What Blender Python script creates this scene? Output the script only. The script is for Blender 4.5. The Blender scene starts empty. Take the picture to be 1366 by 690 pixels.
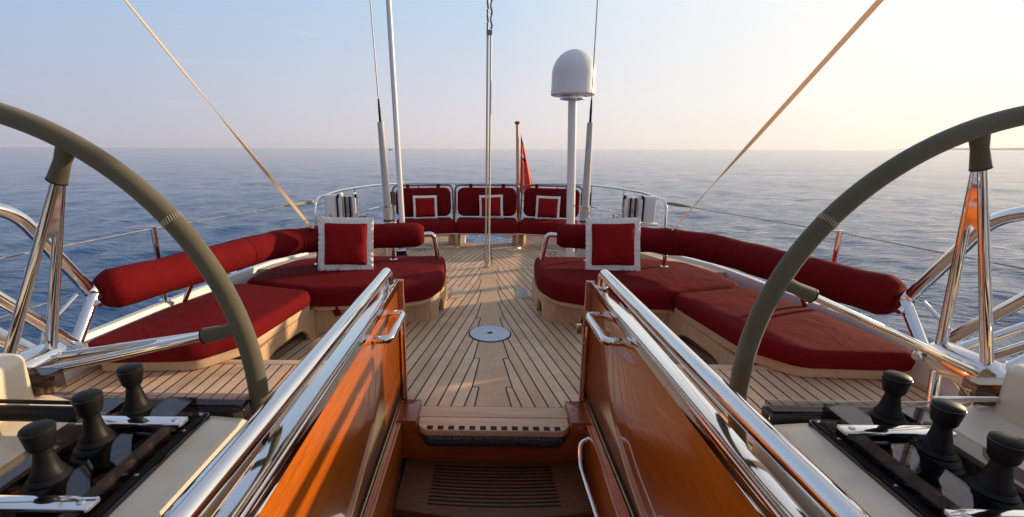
import bpy, bmesh, math, random
import numpy as np
from mathutils import Vector, Matrix
random.seed(7)
R = math.radians
scene = bpy.context.scene
COL = scene.collection

# ------------------------------------------------------------------ tags
def tag(o, label=None, cat=None, group=None, kind=None):
    if label: o['label'] = label
    if cat: o['category'] = cat
    if group: o['group'] = group
    if kind: o['kind'] = kind
    return o

def empty(name, loc, label, cat, group=None, rz=0.0):
    o = bpy.data.objects.new(name, None); COL.objects.link(o)
    o.empty_display_size = 0.1
    o.location = loc; o.rotation_euler = (0, 0, rz)
    return tag(o, label, cat, group)

# ------------------------------------------------------------------ node helpers
class NT:
    def __init__(s, nt): s.nt = nt; s.n = nt.nodes; s.l = nt.links
    def put(s, sock, v):
        if v is None: return
        if hasattr(v, 'is_linked') or isinstance(v, bpy.types.NodeSocket): s.l.new(v, sock)
        else:
            if sock.type == 'RGBA' and len(v) == 3: v = (*v, 1)
            sock.default_value = v
    def m(s, op, a, b=None, c=None, clamp=False):
        x = s.n.new('ShaderNodeMath'); x.operation = op; x.use_clamp = clamp
        s.put(x.inputs[0], a); s.put(x.inputs[1], b)
        if c is not None: s.put(x.inputs[2], c)
        return x.outputs[0]
    def coord(s, kind='Object'):
        return s.n.new('ShaderNodeTexCoord').outputs[kind]
    def sep(s, v):
        x = s.n.new('ShaderNodeSeparateXYZ'); s.l.new(v, x.inputs[0]); return x.outputs
    def comb(s, a, b, c):
        x = s.n.new('ShaderNodeCombineXYZ'); s.put(x.inputs[0], a); s.put(x.inputs[1], b); s.put(x.inputs[2], c); return x.outputs[0]
    def mapv(s, v, scale=(1, 1, 1), loc=(0, 0, 0), rot=(0, 0, 0)):
        x = s.n.new('ShaderNodeMapping'); s.l.new(v, x.inputs[0])
        x.inputs['Location'].default_value = loc; x.inputs['Scale'].default_value = scale; x.inputs['Rotation'].default_value = rot
        return x.outputs[0]
    def noise(s, v, scale, detail=4, rough=0.5, dist=0.0, out='Fac'):
        x = s.n.new('ShaderNodeTexNoise'); s.l.new(v, x.inputs['Vector'])
        x.inputs['Scale'].default_value = scale; x.inputs['Detail'].default_value = detail
        x.inputs['Roughness'].default_value = rough; x.inputs['Distortion'].default_value = dist
        return x.outputs[out]
    def white(s, w):
        x = s.n.new('ShaderNodeTexWhiteNoise'); x.noise_dimensions = '1D'; s.put(x.inputs['W'], w); return x.outputs['Value']
    def ramp(s, f, stops):
        x = s.n.new('ShaderNodeValToRGB'); s.put(x.inputs[0], f)
        e = x.color_ramp.elements
        while len(e) < len(stops): e.new(0.5)
        for k, (p, c) in enumerate(stops):
            e[k].position = p; e[k].color = (*c, 1) if len(c) == 3 else c
        return x.outputs[0]
    def mix(s, f, a, b, mode='MIX'):
        x = s.n.new('ShaderNodeMix'); x.data_type = 'RGBA'; x.blend_type = mode
        s.put(x.inputs[0], f); s.put(x.inputs[6], a); s.put(x.inputs[7], b); return x.outputs[2]
    def bump(s, h, strength, dist, normal=None):
        x = s.n.new('ShaderNodeBump'); s.put(x.inputs['Height'], h)
        x.inputs['Strength'].default_value = strength; x.inputs['Distance'].default_value = dist
        if normal is not None: s.l.new(normal, x.inputs['Normal'])
        return x.outputs[0]

def mat(name, col=(.5, .5, .5), rough=.5, metal=0.0, coat=0.0, sheen=0.0, ior=None, spec=None, setup=None):
    m = bpy.data.materials.new(name); m.use_nodes = True
    b = m.node_tree.nodes['Principled BSDF']
    b.inputs['Base Color'].default_value = (*col, 1)
    b.inputs['Roughness'].default_value = rough; b.inputs['Metallic'].default_value = metal
    b.inputs['Coat Weight'].default_value = coat; b.inputs['Coat Roughness'].default_value = .03
    b.inputs['Sheen Weight'].default_value = sheen
    if ior: b.inputs['IOR'].default_value = ior
    if spec is not None: b.inputs['Specular IOR Level'].default_value = spec
    if setup: setup(NT(m.node_tree), b)
    return m

def s_chrome(t, b):
    v = t.coord()
    n = t.noise(v, 30, 3)
    t.put(b.inputs['Roughness'], t.m('MULTIPLY_ADD', n, .10, .015))
    w = t.noise(v, 5, 2)
    t.put(b.inputs['Normal'], t.bump(w, .05, .006))
CHROME = mat('polished_steel', (.80, .78, .75), .06, 1.0, setup=s_chrome)
def s_dull(t, b):
    n = t.noise(t.coord(), 25, 4)
    t.put(b.inputs['Roughness'], t.m('MULTIPLY_ADD', n, .2, .15))
STEEL = mat('brushed_steel', (.62, .60, .57), .25, 1.0, setup=s_dull)
RODM = mat('rod_metal', (.60, .52, .42), .5, .3)
DARKST = mat('dark_steel', (.20, .17, .16), .35, .9)
HATCHM = mat('weathered_plate', (.30, .29, .27), .6)
BRASS = mat('brass', (.75, .52, .22), .22, 1.0, setup=s_dull)

def s_fabric(t, b):
    v = t.coord()
    n = t.noise(v, 3.5, 5, .6)
    f = t.noise(v, 60, 3, .6)
    t.put(b.inputs['Base Color'], t.mix(t.m('MULTIPLY_ADD', f, .5, t.m('MULTIPLY', n, .5)), (.088, .0025, .0035), (.20, .0065, .0075)))
    w = t.noise(t.mapv(v, (1, 1, 2)), 4, 3, .55, .6)
    b1 = t.bump(w, .5, .035)
    g = t.noise(v, 420, 2, .7)
    t.put(b.inputs['Normal'], t.bump(g, .4, .004, b1))
FABRIC = mat('maroon_canvas', (.22, .008, .012), .9, spec=.12, setup=s_fabric)
def s_trim(t, b):
    v = t.coord()
    n = t.noise(v, 40, 4, .7)
    t.put(b.inputs['Base Color'], t.mix(n, (.72, .68, .62), (.90, .86, .80)))
    w = t.noise(v, 70, 3, .6)
    t.put(b.inputs['Normal'], t.bump(w, .6, .008))
PILLOWF = mat('brightened_pillow_canvas', (.3, .01, .012), .9, spec=.12, setup=s_fabric)  # canvas brightened in colour, standing in for the shade on the seat backs
for n_ in PILLOWF.node_tree.nodes:
    if n_.type == 'MIX' and n_.data_type == 'RGBA': n_.inputs[6].default_value = (.17, .005, .006, 1); n_.inputs[7].default_value = (.33, .011, .012, 1)
TRIM = mat('cream_canvas', (.72, .66, .58), .9, spec=.2, setup=s_trim)

def s_gel(t, b):
    v = t.coord()
    n = t.noise(v, 3, 4, .6)
    t.put(b.inputs['Base Color'], t.mix(n, (.66, .55, .40), (.76, .66, .50)))
    t.put(b.inputs['Roughness'], t.m('MULTIPLY_ADD', t.noise(v, 12, 5, .7), .25, .12))
GEL = mat('cream_gelcoat', (.66, .60, .50), .25, setup=s_gel)
def s_white(t, b):
    v = t.coord()
    n = t.noise(v, 2.2, 5, .6)
    t.put(b.inputs['Base Color'], t.mix(n, (.70, .69, .66), (.80, .79, .77)))
    t.put(b.inputs['Roughness'], t.m('MULTIPLY_ADD', t.noise(v, 9, 4, .7), .2, .25))
WHITE = mat('white_paint', (.78, .77, .75), .35, setup=s_white)
GREYP = mat('grey_whip_paint', (.50, .49, .44), .4, setup=None)
def s_plate(t, b): t.put(b.inputs['Roughness'], t.m('MULTIPLY_ADD', t.noise(t.coord(), 18, 4), .1, .36))
PLATE = mat('pale_alloy_plate', (.50, .54, .62), .4, .15, setup=s_plate)
def s_black(t, b):
    n = t.noise(t.coord(), 35, 5, .7)
    t.put(b.inputs['Base Color'], t.mix(n, (.004, .004, .004), (.013, .012, .011)))
    t.put(b.inputs['Roughness'], t.m('MULTIPLY_ADD', n, .3, .32))
BLACK = mat('black_rubber', (.012, .012, .012), .4, spec=.16, setup=s_black)
GLOSSB = mat('black_panel', (.010, .008, .008), .12, coat=.5, setup=None)
def s_suede(t, b):
    v = t.coord()
    n = t.noise(v, 9, 5, .65)
    t.put(b.inputs['Base Color'], t.mix(n, (.070, .062, .034), (.135, .120, .072)))
    g = t.noise(v, 380, 3, .7)
    t.put(b.inputs['Normal'], t.bump(g, .3, .002))
SUEDE = mat('olive_suede', (.1, .09, .05), .8, sheen=.25, spec=.25, setup=s_suede)
THREAD = mat('thread', (.5, .45, .33), .8)
def s_rope(t, b):
    v = t.coord()
    n = t.noise(v, 12, 3)
    t.put(b.inputs['Base Color'], t.mix(n, (.80, .66, .46), (.90, .79, .60)))
    tl = t.n.new('ShaderNodeBsdfTranslucent'); tl.inputs[0].default_value = (.85, .68, .45, 1)
    mx = t.n.new('ShaderNodeMixShader'); mx.inputs[0].default_value = .4
    t.l.new(b.outputs[0], mx.inputs[1]); t.l.new(tl.outputs[0], mx.inputs[2]); t.l.new(mx.outputs[0], t.n['Material Output'].inputs[0])
WEB = mat('tan_webbing', (.55, .42, .26), .8, setup=s_rope)
SLEEVE = mat('green_canvas', (.26, .26, .17), .85)
NONSLIP_M = None
def s_nonslip(t, b):
    v = t.coord()
    x = t.n.new('ShaderNodeTexVoronoi'); t.l.new(v, x.inputs['Vector']); x.inputs['Scale'].default_value = 75
    t.put(b.inputs['Base Color'], t.mix(t.m('MULTIPLY', x.outputs['Distance'], 1.4, clamp=True), (.012, .016, .024), (.045, .06, .085)))
    t.put(b.inputs['Normal'], t.bump(x.outputs['Distance'], .8, .01))
NONSLIP = mat('nonslip_pad', (.02, .025, .035), .5, setup=s_nonslip)

def wood_setup(c0, c1, axis, bump=.1, rmin=.3, fine=1.0, rr=.15):
    def f(t, b):
        v = t.coord()
        sc = {'x': (1.2, 14, 14), 'y': (14, 1.2, 14), 'z': (14, 14, 1.2)}[axis]
        mv = t.mapv(v, sc)
        a = t.noise(mv, 2.2 * fine, 7, .62, .8)
        c = t.noise(mv, 14 * fine, 5, .7, .2)
        big = t.noise(v, 1.7, 2)
        mixf = t.m('ADD', t.m('MULTIPLY', a, .65), t.m('ADD', t.m('MULTIPLY', c, .30), t.m('MULTIPLY', big, .25)))
        t.put(b.inputs['Base Color'], t.ramp(mixf, [(.38, c0), (.80, c1)]))
        t.put(b.inputs['Roughness'], t.m('MULTIPLY_ADD', c, rr, rmin))
        t.put(b.inputs['Normal'], t.bump(c, bump, .002))
    return f
VARN = mat('varnished_mahogany', rough=.3, coat=1.0, setup=wood_setup((.30, .060, .003), (.66, .170, .008), 'y', .01, .25, 2.6, .08))
VARNZ = mat('varnished_mahogany_upright', rough=.3, coat=1.0, setup=wood_setup((.16, .028, .006), (.34, .08, .013), 'z', .02, .3, 2.2))
VARNX = mat('varnished_mahogany_cross', rough=.3, coat=.8, setup=wood_setup((.16, .030, .006), (.33, .080, .013), 'x', .03, .3))
STAFFW = mat('varnished_staff', rough=.3, coat=1.0, setup=wood_setup((.50, .20, .03), (.70, .34, .06), 'z', .02, .3))
TEAKX = mat('teak_cross', rough=.6, setup=wood_setup((.46, .31, .19), (.72, .54, .36), 'x', .2, .5))
TEAKY = mat('teak_long', rough=.6, setup=wood_setup((.46, .31, .19), (.70, .52, .34), 'y', .2, .5))
TEAKZ = mat('teak_upright', rough=.5, setup=wood_setup((.40, .25, .13), (.66, .46, .27), 'z', .15, .4))

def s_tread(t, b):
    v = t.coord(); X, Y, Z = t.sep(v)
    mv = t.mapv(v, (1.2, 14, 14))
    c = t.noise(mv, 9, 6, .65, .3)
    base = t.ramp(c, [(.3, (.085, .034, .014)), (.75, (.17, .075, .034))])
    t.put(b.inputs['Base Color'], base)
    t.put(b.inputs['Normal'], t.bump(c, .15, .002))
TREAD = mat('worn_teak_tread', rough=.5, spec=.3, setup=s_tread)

# planked teak: straight planks nibbed into a king plank
def planks(name, T, kw, nw, s=.085, c0=1.281, w=.0105, warm=1.0):
    def f(t, b):
        v = t.coord(); X, Y, Z = t.sep(v)
        wob = t.m('MULTIPLY_ADD', t.noise(v, .8, 1), .006, -.003)
        a = t.m('ADD', t.m('ABSOLUTE', X), wob)
        q = t.m('DIVIDE', t.m('ADD', t.m('MULTIPLY_ADD', Y, T, a), -c0 + 40 * s), s)
        fr = t.m('FRACT', q); n = t.m('FLOOR', q)
        edge_d = t.m('MULTIPLY', t.m('MINIMUM', fr, t.m('SUBTRACT', 1, fr)), s)
        line = t.m('LESS_THAN', edge_d, w / 2)
        side = t.m('SIGN', X)
        if kw:
            q0 = t.m('DIVIDE', t.m('MULTIPLY_ADD', Y, T, kw + nw - c0 + 40 * s), s)
            tt = t.m('FRACT', q0)
            edge = t.m('MULTIPLY_ADD', t.m('SUBTRACT', 1, tt), nw, kw)
            king = t.m('LESS_THAN', a, edge)
            l2 = t.m('LESS_THAN', t.m('ABSOLUTE', t.m('SUBTRACT', a, edge)), w / 2)
            l3 = t.m('MULTIPLY', t.m('LESS_THAN', tt, w * T / s), t.m('MULTIPLY', t.m('GREATER_THAN', a, kw), t.m('LESS_THAN', a, kw + nw)))
            line = t.m('MAXIMUM', t.m('MULTIPLY', line, t.m('SUBTRACT', 1, king)), t.m('MAXIMUM', l2, l3))
            n = t.m('MULTIPLY', n, t.m('SUBTRACT', 1, king))
        pid = t.m('ADD', t.m('MULTIPLY', n, side), t.m('MULTIPLY', side, .37))
        # butt joints: random offset per plank, 1.9 m long
        off = t.m('MULTIPLY', t.white(pid), 2.6)
        seg = t.m('DIVIDE', t.m('ADD', Y, off), 2.6)
        pid2 = t.m('MULTIPLY_ADD', t.m('FLOOR', seg), 13.7, pid)
        r1 = t.white(pid2)
        gx = t.m('MULTIPLY_ADD', r1, 9.0, t.m('MULTIPLY_ADD', Y, T, a))
        gv = t.comb(t.m('MULTIPLY', gx, 60), t.m('MULTIPLY', Y, 2.4), t.m('MULTIPLY', r1, 30))
        g = t.noise(gv, 1.0, 6, .65, .4)
        g2 = t.noise(t.comb(t.m('MULTIPLY', gx, 240), t.m('MULTIPLY', Y, 9), r1), 1.0, 3, .6)
        tone = t.m('ADD', t.m('MULTIPLY', g, .45), t.m('ADD', t.m('MULTIPLY', g2, .25), t.m('MULTIPLY_ADD', t.m('MULTIPLY', r1, t.m('GREATER_THAN', t.m('ABSOLUTE', n), .5)), .26, .06)))
        base = t.ramp(tone, [(.25, (.50 * warm, .32, .18)), (.55, (.68 * warm, .47, .29)), (.85, (.78 * warm, .59, .40))])
        dirt = t.noise(v, 3.1, 8, .75, .5)
        base = t.mix(t.m('MULTIPLY', t.m('SUBTRACT', dirt, .46, clamp=True), 2.6, clamp=True), base, (.40, .27, .165))
        t.put(b.inputs['Base Color'], t.mix(line, base, (.012, .011, .010)))
        t.put(b.inputs['Roughness'], t.m('MULTIPLY_ADD', g2, .25, .45))
        h = t.m('SUBTRACT', t.m('MULTIPLY', g2, .15), line)
        t.put(b.inputs['Normal'], t.bump(h, .4, .002))
    return mat(name, rough=.6, spec=.3, setup=f)
DECK_MID = planks('teak_planks_cockpit', .193, .092, .046)
DECK_AFT = planks('teak_planks_aft', .30, .05, .0, c0=1.30)
DECK_HELM = planks('teak_planks_helm', .0, 0, 0, c0=0, s=.075, warm=1.06)

def s_acryl(t, b):
    nt = t.nt; out = t.n['Material Output']
    t.n.remove(b)
    tr = t.n.new('ShaderNodeBsdfTransparent'); tr.inputs[0].default_value = (.62, .57, .56, 1)
    gl = t.n.new('ShaderNodeBsdfGlossy'); gl.inputs['Roughness'].default_value = .03
    lw = t.n.new('ShaderNodeLayerWeight'); lw.inputs['Blend'].default_value = .5
    fc = t.m('POWER', lw.outputs['Facing'], 4.0)
    mx = t.n.new('ShaderNodeMixShader')
    t.l.new(t.m('MULTIPLY_ADD', fc, .75, .05, clamp=True), mx.inputs[0])
    t.l.new(tr.outputs[0], mx.inputs[1]); t.l.new(gl.outputs[0], mx.inputs[2]); t.l.new(mx.outputs[0], out.inputs[0])
ACRYL = mat('clear_acrylic', setup=s_acryl)
SCREEN = mat('instrument_face', (.03, .02, .02), .2, coat=.6)
RED_P = mat('ensign_red', (.85, .15, .11), .8, spec=.2)  # red lightened in the colour, in place of backlight glowing through the cloth
BLUE_P = mat('ensign_blue', (.015, .03, .11), .8, spec=.2)
WHITE_C = mat('ensign_white', (.75, .72, .68), .8, spec=.2)
YEL = mat('warning_yellow', (.70, .50, .04), .5)
RUSTY = mat('tan_knob_metal', (.22, .145, .095), .35, .5, setup=s_dull)

# ------------------------------------------------------------------ mesh builder
class MB:
    def __init__(s): s.v = []; s.f = []
    def add(s, vs, fs):
        o = len(s.v); s.v += [tuple(v) for v in vs]; s.f += [tuple(i + o for i in f) for f in fs]; return s
    def box(s, c, d, rot=None):
        hx, hy, hz = d[0] / 2, d[1] / 2, d[2] / 2
        vs = [Vector((x, y, z)) for x in (-hx, hx) for y in (-hy, hy) for z in (-hz, hz)]
        if rot is not None: vs = [rot @ v for v in vs]
        c = Vector(c); vs = [v + c for v in vs]
        return s.add(vs, [(0, 1, 3, 2), (4, 6, 7, 5), (0, 4, 5, 1), (2, 3, 7, 6), (0, 2, 6, 4), (1, 5, 7, 3)])
    def b2(s, x0, x1, y0, y1, z0, z1):
        return s.box(((x0 + x1) / 2, (y0 + y1) / 2, (z0 + z1) / 2), (abs(x1 - x0), abs(y1 - y0), abs(z1 - z0)))
    def tube(s, pts, r, n=14, cap=True, flat=None):
        pts = [Vector(p) for p in pts]; m = len(pts)
        rs = r if isinstance(r, (list, tuple)) else [r] * m
        tan = []
        for i in range(m):
            a = pts[max(i - 1, 0)]; b = pts[min(i + 1, m - 1)]; tan.append((b - a).normalized())
        t0 = tan[0]; up = Vector((0, 0, 1)) if abs(t0.z) < .9 else Vector((0, 1, 0))
        nrm = (up - t0 * up.dot(t0)).normalized()
        vs = []
        for i in range(m):
            if i:
                q = tan[i - 1].rotation_difference(tan[i]); nrm = (q @ nrm)
                nrm = (nrm - tan[i] * nrm.dot(tan[i])).normalized()
            bn = tan[i].cross(nrm)
            for k in range(n):
                a = 2 * math.pi * k / n
                fa, fb = (flat if flat else (1, 1))
                vs.append(pts[i] + nrm * math.cos(a) * rs[i] * fa + bn * math.sin(a) * rs[i] * fb)
        fs = []
        for i in range(m - 1):
            for k in range(n):
                fs.append((i * n + k, i * n + (k + 1) % n, (i + 1) * n + (k + 1) % n, (i + 1) * n + k))
        if cap:
            fs.append(tuple(range(n - 1, -1, -1))); fs.append(tuple((m - 1) * n + k for k in range(n)))
        return s.add(vs, fs)
    def lathe(s, prof, c=(0, 0, 0), n=24, axis='z'):
        vs = []; fs = []
        for r, h in prof:
            for k in range(n):
                a = 2 * math.pi * k / n
                p = (r * math.cos(a), r * math.sin(a), h)
                if axis == 'y': p = (p[0], p[2], p[1])
                elif axis == 'x': p = (p[2], p[0], p[1])
                vs.append(Vector(p) + Vector(c))
        m = len(prof)
        for i in range(m - 1):
            for k in range(n):
                fs.append((i * n + k, i * n + (k + 1) % n, (i + 1) * n + (k + 1) % n, (i + 1) * n + k))
        fs.append(tuple(range(n - 1, -1, -1))); fs.append(tuple((m - 1) * n + k for k in range(n)))
        return s.add(vs, fs)
    def prism(s, poly, z0, z1):
        n = len(poly)
        z0f = z0 if callable(z0) else (lambda x, y: z0); z1f = z1 if callable(z1) else (lambda x, y: z1)
        vs = [(x, y, z0f(x, y)) for x, y in poly] + [(x, y, z1f(x, y)) for x, y in poly]
        fs = [tuple(range(n - 1, -1, -1)), tuple(range(n, 2 * n))] + [(i, (i + 1) % n, n + (i + 1) % n, n + i) for i in range(n)]
        return s.add(vs, fs)
    def build(s, name, m, parent=None, bevel=0, smooth=40, segs=2, mats=None, sub=0):
        me = bpy.data.meshes.new(name); me.from_pydata(s.v, [], s.f); me.update()
        bm = bmesh.new(); bm.from_mesh(me)
        bmesh.ops.recalc_face_normals(bm, faces=bm.faces)
        if bevel:
            ed = [e for e in bm.edges if len(e.link_faces) == 2 and e.calc_face_angle(0) > R(35)]
            bmesh.ops.bevel(bm, geom=ed, offset=bevel, segments=segs, affect='EDGES', profile=.5, clamp_overlap=True)
        bm.to_mesh(me); bm.free()
        me.materials.append(m)
        for x in (mats or []): me.materials.append(x)
        if smooth:
            for p in me.polygons: p.use_smooth = True
            me.set_sharp_from_angle(angle=R(smooth))
        o = bpy.data.objects.new(name, me); COL.objects.link(o)
        if parent: o.parent = parent
        return o

def fillet(pts, r, k=6):
    pts = [Vector(p) for p in pts]; out = [pts[0]]
    for i in range(1, len(pts) - 1):
        a, b, c = pts[i - 1], pts[i], pts[i + 1]
        d1 = (a - b); d2 = (c - b); rr = r[i - 1] if isinstance(r, (list, tuple)) else r
        l = min(rr, d1.length * .49, d2.length * .49)
        p0 = b + d1.normalized() * l; p2 = b + d2.normalized() * l
        for j in range(k + 1):
            t = j / k; out.append(p0 * (1 - t) ** 2 + b * 2 * t * (1 - t) + p2 * t * t)
    out.append(pts[-1]); return out
def catmull(pts, k=8):
    P = [Vector(p) for p in pts]; P = [P[0] * 2 - P[1]] + P + [P[-1] * 2 - P[-2]]; out = []
    for i in range(1, len(P) - 2):
        for j in range(k):
            t = j / k; a, b, c, d = P[i - 1], P[i], P[i + 1], P[i + 2]
            out.append(.5 * ((2 * b) + (c - a) * t + (2 * a - 5 * b + 4 * c - d) * t * t + (3 * b - a - 3 * c + d) * t ** 3))
    out.append(P[-2]); return out
def poly_fillet(poly, r, k=5):
    n = len(poly); out = []
    rs = r if isinstance(r, (list, tuple)) else [r] * n
    for i in range(n):
        a, b, c = Vector(poly[i - 1]), Vector(poly[i]), Vector(poly[(i + 1) % n])
        d1, d2 = a - b, c - b; l = min(rs[i], d1.length * .49, d2.length * .49)
        p0 = b + d1.normalized() * l; p2 = b + d2.normalized() * l
        for j in range(k + 1):
            t = j / k; out.append(tuple(p0 * (1 - t) ** 2 + b * 2 * t * (1 - t) + p2 * t * t))
    return out
def inset(poly, d):
    n = len(poly); A = sum(poly[i][0] * poly[(i + 1) % n][1] - poly[(i + 1) % n][0] * poly[i][1] for i in range(n))
    sg = 1 if A > 0 else -1; out = []
    for i in range(n):
        a, b, c = Vector(poly[i - 1]), Vector(poly[i]), Vector(poly[(i + 1) % n])
        e1 = (b - a); e2 = (c - b)
        n1 = Vector((-e1.y, e1.x)).normalized() if e1.length > 1e-7 else Vector((0, 0))
        n2 = Vector((-e2.y, e2.x)).normalized() if e2.length > 1e-7 else n1
        m = (n1 + n2); m = m.normalized() if m.length > 1e-6 else n1
        k = max(.5, m.dot(n1)) if n1.length > 0 else 1
        out.append(tuple(b + m * (sg * d / k)))
    return out
def resample(poly, step):
    out = []; n = len(poly)
    for i in range(n):
        a, b = Vector(poly[i]), Vector(poly[(i + 1) % n]); L = (b - a).length; k = max(1, int(L / step))
        for j in range(k): out.append(tuple(a.lerp(b, j / k)))
    return out
def cushion(poly, z0, z1, r=.045, corner=.1, crown=.015):
    """rounded upholstery slab with a slightly crowned top"""
    p = resample(poly_fillet(poly, corner, 6), .05)
    mb = MB(); n = len(p)
    rings = []
    for a in (0, 30, 60, 90): rings.append((r * .5 * (1 - math.sin(R(a))), z0 + r * .5 * (1 - math.cos(R(a)))))
    rings.append((-.006, (z0 + z1) / 2))
    for a in (0, 22, 45, 67, 90): rings.append((r * (1 - math.cos(R(a))), z1 - r * (1 - math.sin(R(a)))))
    C = Vector((sum(q[0] for q in p) / n, sum(q[1] for q in p) / n))
    vs = []; fs = []
    for d, z in rings:
        for q in inset(p, d): vs.append((q[0], q[1], z))
    m = len(rings)
    base = inset(p, r)
    for k, tt in enumerate((.93, .8, .6, .35)):
        for q in base:
            w = Vector(q).lerp(C, 1 - tt)
            vs.append((w.x, w.y, z1 + crown * (1 - tt ** 2)))
    m += 4
    for i in range(m - 1):
        for k in range(n): fs.append((i * n + k, i * n + (k + 1) % n, (i + 1) * n + (k + 1) % n, (i + 1) * n + k))
    fs.append(tuple(range(n - 1, -1, -1)))
    vs.append((C.x, C.y, z1 + crown)); ci = len(vs) - 1
    for k in range(n): fs.append(((m - 1) * n + k, (m - 1) * n + (k + 1) % n, ci))
    return mb.add(vs, fs)
def mir(pts, sd): return [(p[0] * sd, *p[1:]) for p in pts]

def copy_tree(o, parent=None):
    c = o.copy(); COL.objects.link(c)
    if parent: c.parent = parent
    for ch in list(o.children): copy_tree(ch, c)
    return c

# ------------------------------------------------------------------ camera
cam = bpy.data.cameras.new('camera'); co = bpy.data.objects.new('camera', cam); COL.objects.link(co)
cam.sensor_width = 36; cam.lens = 607 / 1366 * 36; cam.shift_x = (683 - 637) / 1366
cam.clip_start = .02; cam.clip_end = 200000
a, y, r = R(13.6), R(-.85), R(.2)
f = Vector((math.sin(y) * math.cos(a), math.cos(y) * math.cos(a), -math.sin(a)))
rt = Vector((math.cos(y), -math.sin(y), 0)); up = rt.cross(f)
rt2 = rt * math.cos(r) + up * math.sin(r); up2 = rt2.cross(f)
M = Matrix((rt2, up2, -f)).transposed().to_4x4(); M.translation = Vector((-.063, 0, 1.6))
co.matrix_world = M
scene.camera = co

# ------------------------------------------------------------------ light and sky
SUN_AZ, SUN_EL = 66.0, 12.5          # azimuth clockwise from +Y (aft), elevation
sd_ = Vector((math.sin(R(SUN_AZ)) * math.cos(R(SUN_EL)), math.cos(R(SUN_AZ)) * math.cos(R(SUN_EL)), math.sin(R(SUN_EL))))
sl = bpy.data.lights.new('sun', 'SUN'); sl.energy = 4.8; sl.angle = R(1.2); sl.color = (1.0, .72, .46)
so = bpy.data.objects.new('sun', sl); COL.objects.link(so); so.location = (20, 20, 20)
so.rotation_euler = (-sd_).to_track_quat('-Z', 'Y').to_euler()
w = bpy.data.worlds.new('World'); scene.world = w; w.use_nodes = True
t = NT(w.node_tree)
bg = t.n['Background']; sky = t.n.new('ShaderNodeTexSky'); sky.sky_type = 'NISHITA'; sky.sun_disc = False
sky.sun_elevation = R(SUN_EL); sky.sun_rotation = R(SUN_AZ)
sky.air_density = 1.0; sky.dust_density = 1.0; sky.ozone_density = 1.5; sky.altitude = 0
# evening haze layer over the physical sky: pale blue away from the sun, cream towards it
SKY_S = .10
dv = t.coord('Generated'); nv = t.n.new('ShaderNodeVectorMath'); nv.operation = 'NORMALIZE'; t.l.new(dv, nv.inputs[0])
dx, dy, dz = t.sep(nv.outputs[0])
hl = t.m('SQRT', t.m('ADD', t.m('MULTIPLY', dx, dx), t.m('MULTIPLY_ADD', dy, dy, 1e-4)))
ca = t.m('DIVIDE', t.m('ADD', t.m('MULTIPLY', dx, math.sin(R(SUN_AZ))), t.m('MULTIPLY', dy, math.cos(R(SUN_AZ)))), hl)
cl = t.noise(t.mapv(nv.outputs[0], (2.2, 2.2, 16)), 1.6, 6, .6, .4)
el = t.m('ADD', t.m('MAXIMUM', dz, 0), t.m('MULTIPLY_ADD', cl, .05, -.025), clamp=True)
away = t.ramp(el, [(0, (.46, .46, .55)), (.10, (.43, .48, .61)), (.28, (.35, .52, .74)), (.6, (.34, .43, .61)), (1, (.34, .41, .55))])
mid = t.ramp(el, [(0, (.72, .66, .67)), (.10, (.69, .68, .74)), (.28, (.52, .67, .82)), (.6, (.42, .49, .64)), (1, (.34, .41, .55))])
tow = t.ramp(el, [(0, (.96, .87, .76)), (.10, (.99, .95, .88)), (.28, (1.0, .99, .96)), (.6, (.62, .62, .68)), (1, (.34, .41, .55))])
back = t.ramp(el, [(0, (.20, .22, .33)), (.28, (.18, .24, .40)), (1, (.34, .41, .55))])
f1 = t.m('DIVIDE', t.m('ADD', ca, .40), .8, clamp=True)
f2 = t.m('DIVIDE', t.m('SUBTRACT', ca, .40), .52, clamp=True)
f0 = t.m('DIVIDE', t.m('SUBTRACT', -.42, ca), .5, clamp=True)
grad = t.mix(f0, t.mix(f2, t.mix(f1, away, mid), tow), back)
wisp = t.noise(t.mapv(nv.outputs[0], (3, 3, 22), (.3, 0, .2)), 2.2, 6, .65, .5)
wf = t.m('MULTIPLY', t.m('SUBTRACT', wisp, .58, clamp=True), 1.1, clamp=True)
grad = t.mix(wf, grad, (.85, .74, .74))
sc = t.n.new('ShaderNodeVectorMath'); sc.operation = 'SCALE'; t.l.new(grad, sc.inputs[0]); sc.inputs[3].default_value = 1 / SKY_S
t.l.new(t.mix(.93, sky.outputs[0], sc.outputs[0]), bg.inputs[0])
bg.inputs[1].default_value = SKY_S
scene.view_settings.view_transform = 'Standard'; scene.view_settings.look = 'None'
scene.view_settings.exposure = 0.12; scene.view_settings.gamma = 1
scene.view_settings.use_curve_mapping = False

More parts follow.
